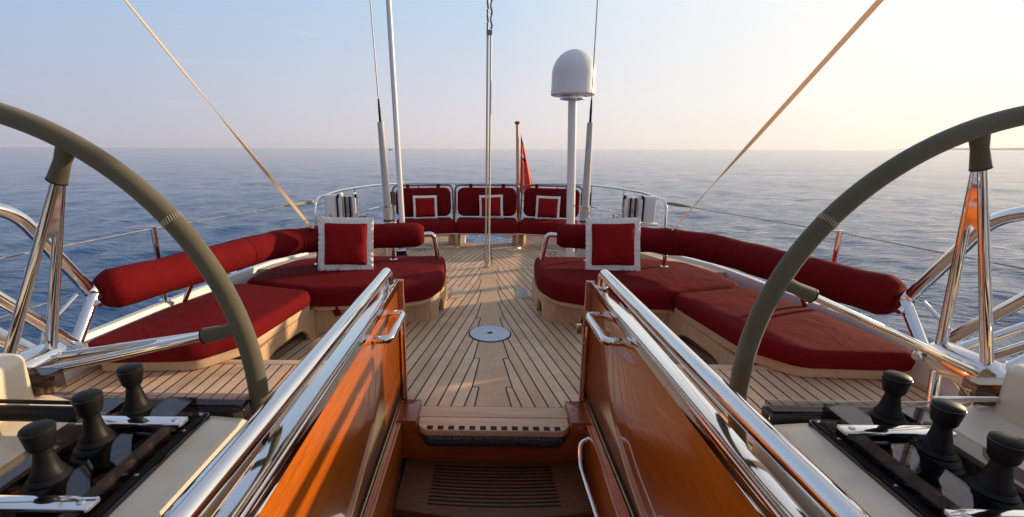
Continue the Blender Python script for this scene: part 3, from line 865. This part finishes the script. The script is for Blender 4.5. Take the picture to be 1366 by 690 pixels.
# ------------------------------------------------------------------ stern railing
sr = empty('stern_railing', (0, 0, 0), 'thin steel railing curving around the stern behind the red seats', 'railing')
TR = [(2.08, 5.34, .40), (2.08, 5.38, 1.01), (2.03, 6.1, 1.04), (1.93, 7.1, 1.02), (1.80, 8.0, .985), (1.55, 8.55, .965)]
full = mir(TR, -1) + [(-.8, 8.66, .955), (0, 8.68, .955), (.8, 8.66, .955)] + list(reversed(TR))
MB().tube(fillet(full, [.16] + [.2] * (len(full) - 4) + [.16], 6), .0165, 12).build('top_rail', CHROME, sr)
mid = [(-2.06, 5.42, .69), (-2.0, 6.1, .69), (-1.90, 7.1, .66), (-1.77, 8.0, .62), (-1.5, 8.53, .60), (-.8, 8.64, .59)]
MB().tube(fillet(mid, .2, 5), .009, 8).build('mid_rail', CHROME, sr); MB().tube(fillet(mir(mid, -1), .2, 5), .009, 8).build('mid_rail', CHROME, sr)
for x, y, zt in ((-1.97, 6.7, 1.03), (1.97, 6.7, 1.03), (-1.80, 8.0, .985), (1.80, 8.0, .985), (-1.3, 8.6, .96), (1.3, 8.6, .96), (-.6, 8.66, .955), (.6, 8.66, .955)):
    o = MB().tube([(x, y, gz(y) - .03 if abs(x) > 1.6 else .15), (x, y, zt)], .013, 10)
    o.lathe([(.035, 0), (.032, .01), (.014, .016)], (x, y, gz(y) + .0 if abs(x) > 1.6 else .168), 14); o.build('stanchion', CHROME, sr)

# lifelines with stanchions
for sd in (-1, 1):
    s_ = 'left' if sd < 0 else 'right'
    e = empty('lifeline', (0, 0, 0), 'wire lifeline on slim stanchions along the %s bulwark' % s_, 'lifeline', 'lifelines along the bulwarks')
    pts = [(2.08, 5.36, .985), (2.50, 3.27, 1.02), (2.66, 1.95, 1.03), (2.72, -.6, 1.03)]
    MB().tube(mir(pts, sd), .0055, 6).build('wire', STEEL, e)
    pts = [(2.08, 5.36, .70), (2.50, 3.27, .72), (2.66, 1.95, .72), (2.72, -.6, .72)]
    MB().tube(mir(pts, sd), .0045, 6).build('wire', STEEL, e)
    a_, b_ = Vector((2.08 * sd, 5.36, .985)), Vector((2.50 * sd, 3.27, 1.02)); d_ = b_ - a_
    L1 = .20 if sd > 0 else .30
    MB().tube([a_, a_ + d_ * .03, a_ + d_ * L1 * .6, a_ + d_ * L1], [.014, .020, .018, .007], 10).build('sleeve', SLEEVE, e)
    for (x, yy) in ((2.50, 3.27), (2.68, 1.0), (2.71, -.6)):
        p = MB().tube([(sd * x, yy, .44), (sd * x, yy, 1.035)], .019, 14); p.lathe([(.04, 0), (.038, .012), (.02, .02)], (sd * x, yy, .46), 16)
        p.build('stanchion', CHROME, e)

# helm guard rails at the forward end of the sofas
for sd in (-1, 1):
    s_ = 'left' if sd < 0 else 'right'
    e = empty('guard_rail', (0, 0, 0), 'heavy bent steel guard rail rising forward from the %s sofa backrest end' % s_, 'guard rail', 'guard rails beside the helms')
    top = fillet(mir([(2.47, 2.63, .73), (2.47, 2.29, 1.27), (2.50, 2.12, 1.335), (2.56, 1.2, 1.34)], sd), [.16, .16], 7)
    MB().tube(top, .034, 22).build('upper_tube', CHROME, e)
    low = fillet(mir([(2.42, 2.42, .47), (2.47, 1.90, 1.12), (2.56, 1.2, 1.16)], sd), .1, 7)
    MB().tube(low, .030, 20).build('lower_tube', CHROME, e)
    MB().tube(mir([(2.50, 2.28, .47), (2.52, 1.98, .76), (2.56, 1.3, .92)], sd), .024, 16).build('brace', CHROME, e)
    MB().tube(mir([(2.45, 2.62, .72), (2.42, 2.38, .46)], sd), .032, 20).build('leg', CHROME, e)
    MB().tube(mir([(2.50, 2.56, .74), (2.52, 2.34, .60), (2.53, 2.30, .46)], sd), .012, 12).build('leg', CHROME, e)
    MB().tube(mir([(2.452, 2.655, .690), (2.456, 2.65, .700), (2.468, 2.615, .755), (2.47, 2.61, .762)], sd), [.036, .041, .041, .036], 20).build('clamp', CHROME, e)
    MB().tube(mir([(2.46, 2.62, .70), (2.40, 2.585, .675), (2.385, 2.578, .67)], sd), [.020, .020, .015], 16).build('clamp_bolt', CHROME, e)
    MB().tube(mir([(2.44, 2.40, .49), (2.34, 2.36, .49), (2.325, 2.354, .49)], sd), [.028, .028, .020], 16).build('clamp_bolt', CHROME, e)
    MB().prism(poly_fillet(mir([(2.40, 2.27), (2.39, 2.42), (2.56, 2.47), (2.58, 2.24)], sd), .04), .452, .466).build('base_plate', CHROME, e, .004)

# ------------------------------------------------------------------ steering wheels
def wheel(sd, c, th0):
    s_ = 'left' if sd < 0 else 'right'
    e = empty('steering_wheel', (c[0], c[1], c[2]), 'large steering wheel with olive suede rim and forked steel spokes on the %s' % s_, 'steering wheel', 'large helm wheels')
    Rr_ = .84; N = 128; n = 20; vs = []; fs = []
    tr = .0275
    for i in range(N):
        a = 2 * math.pi * i / N
        for k in range(n):
            b = 2 * math.pi * k / n; rr = Rr_ + tr * math.cos(b)
            vs.append((rr * math.cos(a), tr * math.sin(b), rr * math.sin(a)))
    for i in range(N):
        for k in range(n): fs.append((i * n + k, i * n + (k + 1) % n, ((i + 1) % N) * n + (k + 1) % n, ((i + 1) % N) * n + k))
    rim = MB().add(vs, fs).build('rim', SUEDE, e, 0, 60)
    # stitched seams
    P = lambda th, rad, yy: Vector((-sd * rad * math.cos(R(th)), yy, rad * math.sin(R(th))))
    for th in (38.5, -22, 152, 208):
        for off in (-.55, .55):
            a = R(th + off)
        mb = MB()
        for k in range(26):
            b = 2 * math.pi * k / 26
            for (oa, ob) in ((-.55, .12), (.55, -.12)):
                pass
            rr0 = Rr_ + (tr + .0006) * math.cos(b); rr1 = Rr_ + (tr + .0006) * math.cos(b + .16)
            p0 = P(th - .55, rr0, (tr + .0006) * math.sin(b)); p1 = P(th + .55, rr1, (tr + .0006) * math.sin(b + .16))
            mb.tube([p0, p1], .0011, 5)
        mb.build('seam_stitching', THREAD, rim, 0)
    hub = MB().lathe([(.03, -.10), (.042, -.09), (.042, .01), (.058, .03), (.062, .10), (.060, .20), (.045, .235), (.02, .245)], (0, 0, 0), 32, 'y').build('hub', CHROME, e)
    for th in (th0, th0 - 46, th0 + 74, th0 + 120, th0 + 165, th0 + 211):
        A = P(th, Rr_ - .01, 0); B = P(th, Rr_ - .135, .012); Cc = P(th, Rr_ - .30, .035)
        h0 = P(th, .055, .05); h1 = P(th, .045, .205)
        sp = empty_part('spoke', e)
        # forked blade: two legs joined by a web near the rim
        leg = MB()
        pa = P(th, Rr_ - .10, .000); pb = P(th, Rr_ - .10, .012)
        leg.tube([pa, h0], [.0115, .0165], 14)
        leg.tube([pb, h1], [.0115, .0165], 14)
        # web
        w_ = []
        tdir = P(th + 90, 1, 0) * .010
        q = [pa, pb, pb.lerp(h1, .33), pb.lerp(h1, .28).lerp(pa.lerp(h0, .28), .5), pa.lerp(h0, .33)]
        vs = [p + tdir for p in q] + [p - tdir for p in q]
        m = len(q)
        leg.add(vs, [tuple(range(m)), tuple(range(2 * m - 1, m - 1, -1))] + [(i, (i + 1) % m, m + (i + 1) % m, m + i) for i in range(m)])
        leg.v = leg.v
        o = leg.build('spoke', CHROME, e, 0, 50)
        sl = MB().tube([P(th, Rr_ - .015, 0), P(th, Rr_ - .06, .003), P(th, Rr_ - .118, .006)], [.023, .0195, .0235], 18).build('spoke_cover', SUEDE, o, 0, 50)
        MB().tube([P(th, Rr_ - .117, .006), P(th, Rr_ - .121, .006)], [.0243, .0243], 18).build('seam_ring', BLACK, sl, 0)
    return e
def empty_part(n, p): return None
wheel(-1, (-1.577, 1.224, .883), 60.5)
wheel(1, (1.600, 1.34, .872), 70)

# ------------------------------------------------------------------ helm consoles
def console(sd):
    s_ = 'left' if sd < 0 else 'right'
    e = empty('helm_console', (0, 0, 0), 'cream helm console with black levers under clear covers on the %s' % s_, 'console', 'helm consoles')
    # cabinet with rounded shoulder: section in XZ extruded along Y
    sec = [(.69, .02), (.69, .80), (.70, .86), (.725, .886), (.80, .892), (1.06, .892), (1.13, .905), (1.24, .95), (1.32, .955), (2.0, .955), (2.0, .02)]
    n = len(sec); ys = [.30, 1.06, 1.10, 1.125, 1.135]; dz = [0, 0, -.008, -.03, -.06]
    vs = []; fs = []
    for yy, d_ in zip(ys, dz):
        for x, z in sec: vs.append((sd * x, yy, z + (d_ if z > .5 else 0)))
    for i in range(len(ys) - 1):
        for k in range(n): fs.append((i * n + k, i * n + (k + 1) % n, (i + 1) * n + (k + 1) % n, (i + 1) * n + k))
    fs += [tuple(range(n)), tuple((len(ys) - 1) * n + k for k in reversed(range(n)))]
    MB().add(vs, fs).build('cabinet', GEL, e, .004, 40)
    # black panel let into the top
    MB().prism(mir(poly_fillet([(.800, .34), (.800, 1.095), (1.075, 1.095), (1.075, .34)], .02), sd), .885, .900).build('black_panel', GLOSSB, e, .003)
    MB().b2(sd * .806, sd * .826, .35, 1.085, .900, .905).build('panel_frame', BLACK, e, .002)
    for yy in (.52, .68, .84, 1.0, 1.07): MB().lathe([(.005, 0), (.005, .003), (.002, .004)], (sd * .816, yy, .905), 10).build('screw', STEEL, e)
    # round gauge knobs under the cover
    for i in range(10):
        yy = 1.035 - i * .0575
        g = MB().lathe([(.0185, 0), (.0195, .003), (.0195, .022), (.0175, .027), (.009, .028)], (sd * .857, yy, .900), 20).build('gauge_knob', RUSTY, e)
    # clear cover: long box shell
    def shell(x0, x1, y0, y1, z0, z1):
        m_ = MB(); th = .0025
        m_.b2(sd * x0, sd * (x0 + th), y0, y1, z0, z1).b2(sd * (x1 - th), sd * x1, y0, y1, z0, z1)
        m_.b2(sd * (x0 + th + .0005), sd * (x1 - th - .0005), y0 + .003, y1 - th - .0005, z1 - th, z1 - .0002).b2(sd * (x0 + th + .0005), sd * (x1 - th - .0005), y1 - th, y1, z0, z1)
        return m_
    shell(.828, .905, .36, 1.082, .901, .952).build('clear_cover', ACRYL, e, 0, 0)
    shell(1.010, 1.072, .36, 1.082, .901, .948).build('clear_cover', ACRYL, e, 0, 0)
    # chrome cross bars
    for yy in (.955, .695):
        b_ = MB().prism(mir(poly_fillet([(.775, yy - .017), (.775, yy + .017), (1.03, yy + .017), (1.03, yy - .017)], .008), sd), .958, .966)
        b_ = b_.build('cross_bar', CHROME, e, .002)
        for x in (.80, 1.005): MB().lathe([(.007, 0), (.007, .002), (.003, .0035)], (sd * x, yy, .966), 12).build('screw', STEEL, b_)
    # levers
    for i, yy in enumerate((1.025, .895, .775)):
        l_ = MB(); x = sd * (.945 - .004 * i)
        lev = MB().tube([(x, yy, .93), (x, yy, 1.03)], [.019, .015], 16).build('lever', BLACK, e)
        bt = MB().lathe([(.055, .0), (.058, .004), (.057, .012), (.049, .017), (.052, .022), (.050, .028), (.042, .032), (.045, .037), (.042, .043), (.035, .047), (.036, .052), (.029, .060), (.029, .064), (.023, .074), (.019, .092), (.016, .108)], (x, yy, .902), 24).build('boot', BLACK, lev)
        kn = MB().lathe([(.013, .0), (.0195, .003), (.0225, .009), (.0262, .030), (.0280, .041), (.0270, .048), (.023, .0515), (.004, .053)], (x, yy, 1.018), 28).build('knob', BLACK, lev)
        MB().lathe([(.0270, 0), (.0288, .0012), (.0270, .0024)], (x, yy, 1.0605), 28).build('knob_seam', GLOSSB, kn)
    # aft instrument strip under smoked acrylic
    MB().b2(sd * .74, sd * 1.55, 1.139, 1.190, .80, .885).build('instrument_strip', GLOSSB, e, .006)
    MB().b2(sd * .745, sd * 1.5, 1.145, 1.186, .886, .905).build('smoked_cover', ACRYL, e, .003)
    MB().b2(sd * .75, sd * 1.25, 1.150, 1.180, .8855, .8875).build('strip_face', SCREEN, e)
    # compass pod
    pod = MB().prism(mir(poly_fillet([(1.235, .84), (1.235, 1.075), (1.66, 1.085), (1.66, .84)], .05), sd), .93, 1.085).build('compass_pod', GEL, e, .022, 50, 4)
    # black bar in front of the pod
    MB().tube([(sd * 1.03, .965, .972), (sd * 1.9, .955, .985)], .019, 16).tube([(sd * 1.05, .965, 1.003), (sd * 1.9, .955, 1.02)], .005, 10).build('guard_bar', BLACK, e) if sd < 0 else MB().tube([(sd * 1.08, 1.06, .985), (sd * 1.9, 1.05, .99)], .007, 12).build('guard_bar', CHROME, e)
    # clear hood over a second row of gauges outboard
    for i in range(5):
        MB().lathe([(.022, 0), (.024, .004), (.024, .022), (.012, .024)], (sd * (1.26 + i * .07), 1.105, .950), 18).build('gauge_knob', RUSTY, e)
    MB().b2(sd * 1.22, sd * 1.62, 1.125, 1.128, .95, 1.01).b2(sd * 1.22, sd * 1.62, 1.087, 1.0895, .95, 1.01).b2(sd * 1.22, sd * 1.62, 1.09, 1.1245, 1.007, 1.0098).build('clear_hood', ACRYL, e, 0, 0)
    return e
for sd in (-1, 1): console(sd)
# small chrome handle behind the left and right consoles
for sd in (-1, 1):
    s_ = 'left' if sd < 0 else 'right'
    q = fillet([(sd * 1.62, 1.60, .254), (sd * 1.60, 1.56, .60), (sd * 1.28, 1.50, .60), (sd * 1.26, 1.52, .254)], .08, 7)
    o = MB().tube(q, .016, 14).build('foot_bar', CHROME)
    tag(o, 'bent steel bar standing on the deck behind the %s helm console' % s_, 'foot bar', 'bars behind the helm consoles')

# ------------------------------------------------------------------ masts, antennas, dome
def whip(x, y, top, label):
    e = empty('whip_antenna', (0, 0, 0), label, 'antenna', 'whip antennas on the stern quarters')
    b = Vector((x, y, .0)); T = Vector(top); d = T - b
    at = lambda z: b + d * (z / d.z)
    MB().tube([at(.01), at(.9)], [.062, .060], 18).lathe([(.09, 0), (.09, .015), (.062, .03)], (x, y, 0), 20).build('mount_tube', GREYP, e)
    MB().tube([at(.9), at(.93), at(1.9)], [.050, .047, .036], 16).build('lower_section', GREYP, e)
    MB().tube([at(.895), at(.91)], [.064, .064], 18).build('collar', STEEL, e)
    MB().tube([at(1.90), at(2.0)], [.016, .014], 10).tube([at(2.0), at(2.16)], [.016, .010], 10).build('spring', BLACK, e)
    MB().tube([at(2.16), at(6.5)], [.0075, .004], 8).build('whip', GREYP, e)
    q = at(.72); MB().tube([q, q + Vector((0, 0, .018))], .0655, 18).build('strap', BLACK, e)
whip(-1.225, 5.6, (-1.49, 5.6, 6.5), 'left grey whip antenna on thick mount behind the left sofa')
whip(1.175, 5.6, (1.175, 5.6, 6.5), 'right grey whip antenna on thick mount beside the white dome')
e = empty('white_pole', (-1.35, 7.0, 0), 'tall plain white pole next to the left stern seat', 'pole')
MB().tube([(.02, 0, 0), (-.17, 0, 7.5)], [.045, .030], 16).build('shaft', WHITE, e); MB().lathe([(.09, 0), (.09, .02), (.05, .04)], (0, 0, 0), 20).build('base', WHITE, e)
e = empty('satellite_dome', (1.12, 6.3, 0), 'white satellite dome on a white pole', 'satellite dome')
MB().tube([(.04, 0, .0), (-.04, 0, 2.25)], [.060, .056], 20).lathe([(.10, 0), (.10, .02), (.062, .04)], (.04, 0, 0), 20).build('pole', WHITE, e)
prof = [(.27, 0), (.285, .012), (.285, .05), (.28, .09)] + [(.28 * math.cos(R(a)), .26 + .30 * math.sin(R(a))) for a in range(0, 90, 8)] + [(.01, .56)]
MB().lathe(prof, (-.04, 0, 2.275), 48).build('radome', WHITE, e)
MB().lathe([(.10, -.06), (.165, -.045), (.165, -.03), (.14, -.028), (.14, -.012), (.23, -.008), (.23, -.001)], (-.04, 0, 2.275), 32).build('mount_ring', STEEL, e)

# rods at the stern centreline
e = empty('backstay_tackle', (-.018, 6.11, 0), 'pair of vertical steel rods with rigging screws above the deck centreline', 'rigging')
for x in (-.021, .021): MB().tube([(x, 0, .05), (x, 0, 3.0)], .0125, 12).build('rod', RODM, e)
MB().lathe([(.05, 0), (.05, .012), (.02, .018), (.02, .05), (.03, .055), (.03, .075)], (0, 0, 0), 20).build('deck_eye', STEEL, e)
mb = MB()
mb.b2(-.035, .035, -.015, .015, 2.96, 3.02)
for k in range(5):
    z = 3.03 + k * .075
    mb.tube([(-.026 + .01 * (k % 2), 0, z), (-.020, .012 * (-1) ** k, z + .035), (-.026, 0, z + .07)], .012, 8)
    mb.tube([(.022, 0, z), (.032 - .014 * (k % 2), -.012 * (-1) ** k, z + .035), (.022, 0, z + .07)], .012, 8)
mb.b2(-.045, .045, -.02, .02, 3.40, 3.47); mb.tube([(0, 0, 3.47), (0, 0, 8)], .02, 10)
mb.build('rigging_screw', DARKST, e)

# flagstaff and ensign
e = empty('flagstaff', (.55, 8.45, 0), 'varnished wooden flagstaff with round top at the stern', 'flagstaff')
MB().tube([(0, 0, .9), (-.035, .06, 2.02)], [.030, .024], 16).build('staff', STAFFW, e)
MB().lathe([(.018, 0), (.03, .01), (.045, .03), (.05, .045), (.038, .062), (.012, .07)], (-.036, .06, 2.01), 20).build('finial', VARNZ, e)
MB().tube([(0, 0, .12), (0, 0, .93)], [.034, .034], 16).lathe([(.036, 0), (.042, .01), (.042, .03), (.036, .04)], (0, 0, .90), 16).build('socket', CHROME, e)
def flag():
    e = empty('ensign', (.0, 0, 0), 'red ensign hanging limp from the flagstaff', 'flag')
    # cloth hanging in folds: top corner at hoist, draping aft and outboard
    nu, nv = 16, 22; P = []
    for j in range(nv + 1):
        v = j / nv; row = []
        for i in range(nu + 1):
            u = i / nu
            wid = (.03 + .28 * v ** .9)
            x = .575 + .008 + u * wid + .012 * math.sin(u * 9 + v * 2) * v
            y = 8.47 + .05 * math.sin(u * 14 + v) * (.3 + v) + u * .12
            z = 1.86 - 1.05 * v - u * .10 * (1 - v) - .12 * u * v
            row.append((x, y, z))
        P.append(row)
    def patch(v0, v1, u0, u1, name, m, off=0):
        vs = []; fs = []; w_ = u1 - u0
        for j in range(v0, v1 + 1):
            for i in range(u0, u1 + 1):
                p = P[j][i]; vs.append((p[0], p[1] - off, p[2]))
        for j in range(v1 - v0):
            for i in range(w_): a_ = j * (w_ + 1) + i; fs.append((a_, a_ + 1, a_ + w_ + 2, a_ + w_ + 1))
        return MB().add(vs, fs).build(name, m, e, 0, 80)
    patch(0, nv, 0, nu, 'field', RED_P)
    patch(0, 3, 0, nu, 'canton', BLUE_P, .006); patch(7, 8, 0, nu - 7, 'cross_stripe', WHITE_C, .006); patch(8, 9, 4, nu - 5, 'canton', BLUE_P, .006)
flag()

# running straps
for sd in (-1, 1):
    s_ = 'left' if sd < 0 else 'right'
    a_ = Vector((sd * 1.735, 4.35, .83)); b_ = Vector((sd * 1.875, 2.5, 2.318)); d_ = (b_ - a_)
    e = empty('running_strap', (0, 0, 0), 'flat tan strap rising forward from the %s sofa backrest' % s_, 'strap', 'tan straps from the sofa backrests')
    pts = [a_ + d_ * k for k in (0, .05, .3, .6, 1, 1.6, 2.4)]
    # flat twisted webbing
    vs = []; fs = []; tdir = d_.normalized(); w0 = tdir.cross(Vector((0, 0, 1))).normalized(); w1 = tdir.cross(w0)
    N = 90
    for i in range(N + 1):
        p = a_ + d_ * (2.4 * i / N); an = 1.15 * math.sin(i * .105 + 1.2); ww = (w0 * math.cos(an) + w1 * math.sin(an)); nn = tdir.cross(ww)
        hw = .0135
        for s1, s2 in ((1, 1), (1, -1), (-1, -1), (-1, 1)): vs.append(p + ww * hw * s1 + nn * .0022 * s2)
    for i in range(N):
        for k in range(4): fs.append((i * 4 + k, i * 4 + (k + 1) % 4, i * 4 + 4 + (k + 1) % 4, i * 4 + 4 + k))
    MB().add(vs, fs).build('webbing', WEB, e, 0, 30)
    MB().lathe([(.010, -.02), (.018, -.01), (.018, .015), (.010, .03)], tuple(a_ - d_ * .01), 14).build('shackle', STEEL, e)

# ------------------------------------------------------------------ boxes hung on the railing
def rail_box(sd):
    s_ = 'left' if sd < 0 else 'right'
    e = empty('rail_box', (sd * 1.84, 5.62, .68), 'white equipment box with dark straps hung on the %s stern railing' % s_, 'box', 'equipment boxes on the stern railing')
    e.rotation_euler.z = R(-8 * sd); e.scale = (.92, .92, .92)
    MB().b2(sd * .05, sd * .21, -.03, .11, .04, .39).build('case', WHITE, e, .02, segs=3)
    MB().b2(sd * -.20, sd * .0, .0, .10, .06, .36).build('clear_case', ACRYL, e, 0, 0)
    for x in (.005, -.17): MB().b2(sd * (x - .022), sd * (x + .022), -.035, .11, .02, .41).build('upright', WHITE, e, .008)
    for x in (.045, -.055, -.12): MB().b2(sd * (x - .011), sd * (x + .011), -.046, -.032, .05, .37).build('strap', BLACK, e, .003)
    MB().b2(sd * -.24, sd * .27, -.05, .14, .0, .028).build('tray', STEEL, e, .006)
    MB().lathe([(.02, -.05), (.055, -.045), (.055, -.03), (.03, -.025), (.03, .025), (.055, .03), (.055, .045), (.02, .05)], (sd * -.28, .0, .10), 20, 'x').build('reel', STEEL, e)
    MB().b2(sd * -.35, sd * -.24, -.03, .03, .02, .05).build('reel_bracket', BLACK, e, .006)
    for x in (-.20, .03): MB().lathe([(.022, -.012), (.028, 0), (.022, .012)], (sd * x, -.03, .375), 16, 'x').build('clip', BLACK, e)
    if sd < 0:
        t_ = MB().add([(-.19, -.034, .07), (-.10, -.034, .07), (-.145, -.034, .145), (-.19, -.0315, .07), (-.10, -.0315, .07), (-.145, -.0315, .145)], [(0, 1, 2), (5, 4, 3), (0, 3, 4, 1), (1, 4, 5, 2), (2, 5, 3, 0)])
        tr_ = t_.build('warning_triangle', YEL, e, 0, 0)
        MB().add([(-.162, -.0365, .083), (-.128, -.0365, .083), (-.145, -.0365, .115), (-.162, -.0345, .083), (-.128, -.0345, .083), (-.145, -.0345, .115)], [(0, 1, 2), (5, 4, 3), (0, 3, 4, 1), (1, 4, 5, 2), (2, 5, 3, 0)]).build('symbol', BLACK, tr_, 0, 0)
for sd in (-1, 1): rail_box(sd)
# dark bags on the railing next to the outer seats
for sd in (-1, 1):
    s_ = 'left' if sd < 0 else 'right'
    o = MB().b2(sd * 1.62, sd * 1.80, 7.95, 8.05, .62, .86).build('dark_bag', mat('dark_bag_%s' % s_, (.05, .012, .014) if sd < 0 else (.012, .012, .012), .7), None, .03, segs=3)
    tag(o, 'small dark %s bag tied to the rail outboard of the %s stern seat' % ('red' if sd < 0 else 'black', s_), 'bag')
# deck fittings
def cleat(x, y, rz, label):
    e = empty('deck_cleat', (x, y, 0), label, 'cleat', 'cleats on the aft deck', rz)
    MB().tube(catmull([(-.13, 0, .045), (-.06, 0, .06), (.06, 0, .06), (.13, 0, .045)], 5), .014, 12).build('horns', STEEL, e)
    for k in (-.04, .04): MB().tube([(k, 0, 0), (k, 0, .055)], .013, 10).build('foot', STEEL, e)
cleat(-1.05, 7.1, R(10), 'steel cleat on the aft deck left of the steel rods'); cleat(1.0, 6.9, R(-10), 'steel cleat on the aft deck right of the steel rods')
e = empty('deck_winch', (-1.30, 6.55, 0), 'low black winch on the deck behind the left sofa', 'winch')
MB().lathe([(.13, 0), (.13, .03), (.10, .05), (.085, .09), (.10, .13), (.11, .14)], (0, 0, 0), 28).build('drum', BLACK, e)
MB().lathe([(.10, .14), (.09, .155), (.02, .16)], (0, 0, .001), 24).build('cap', STEEL, e)
for sd in (-1, 1):
    s_ = 'left' if sd < 0 else 'right'
    o = MB().prism(mir(poly_fillet([(.30, 4.78), (.43, 4.72), (.43, 5.12), (.32, 5.16)], .02), sd), .001, .006).build('hatch_plate', TEAKX if sd < 0 else HATCHM)
    tag(o, ('pale teak' if sd < 0 else 'pale grey') + ' hatch plate in the deck beside the %s sofa' % s_, 'hatch plate')

# unseen deckhouse behind the camera, added to block skylight from forward
dh = empty('deckhouse', (0, -3.4, 0), 'unseen white deckhouse with dark windows, added forward of the companionway to block skylight', 'deckhouse')
MB().prism(poly_fillet([(-1.9, -2.4), (1.9, -2.4), (1.9, 2.2), (-1.9, 2.2)], .3), 0, 2.25).build('cabin', WHITE, dh, .06)
MB().prism(poly_fillet([(-2.1, -2.5), (2.1, -2.5), (2.1, 2.55), (-2.1, 2.55)], .35), 2.251, 2.36).build('roof', WHITE, dh, .04)
for x0, x1 in ((-1.6, -.55), (.55, 1.6)): MB().b2(x0, x1, 2.19, 2.215, 1.15, 1.95).build('window', GLOSSB, dh, .005)
MB().b2(-.45, .45, 2.19, 2.215, .1, 2.0).build('door', VARNZ, dh, .005)
for sx_ in (-1, 1):
    for y0 in (-1.9, -.3): MB().b2(sx_ * 1.89, sx_ * 1.915, y0, y0 + 1.4, 1.2, 1.9).build('window', GLOSSB, dh, .005)
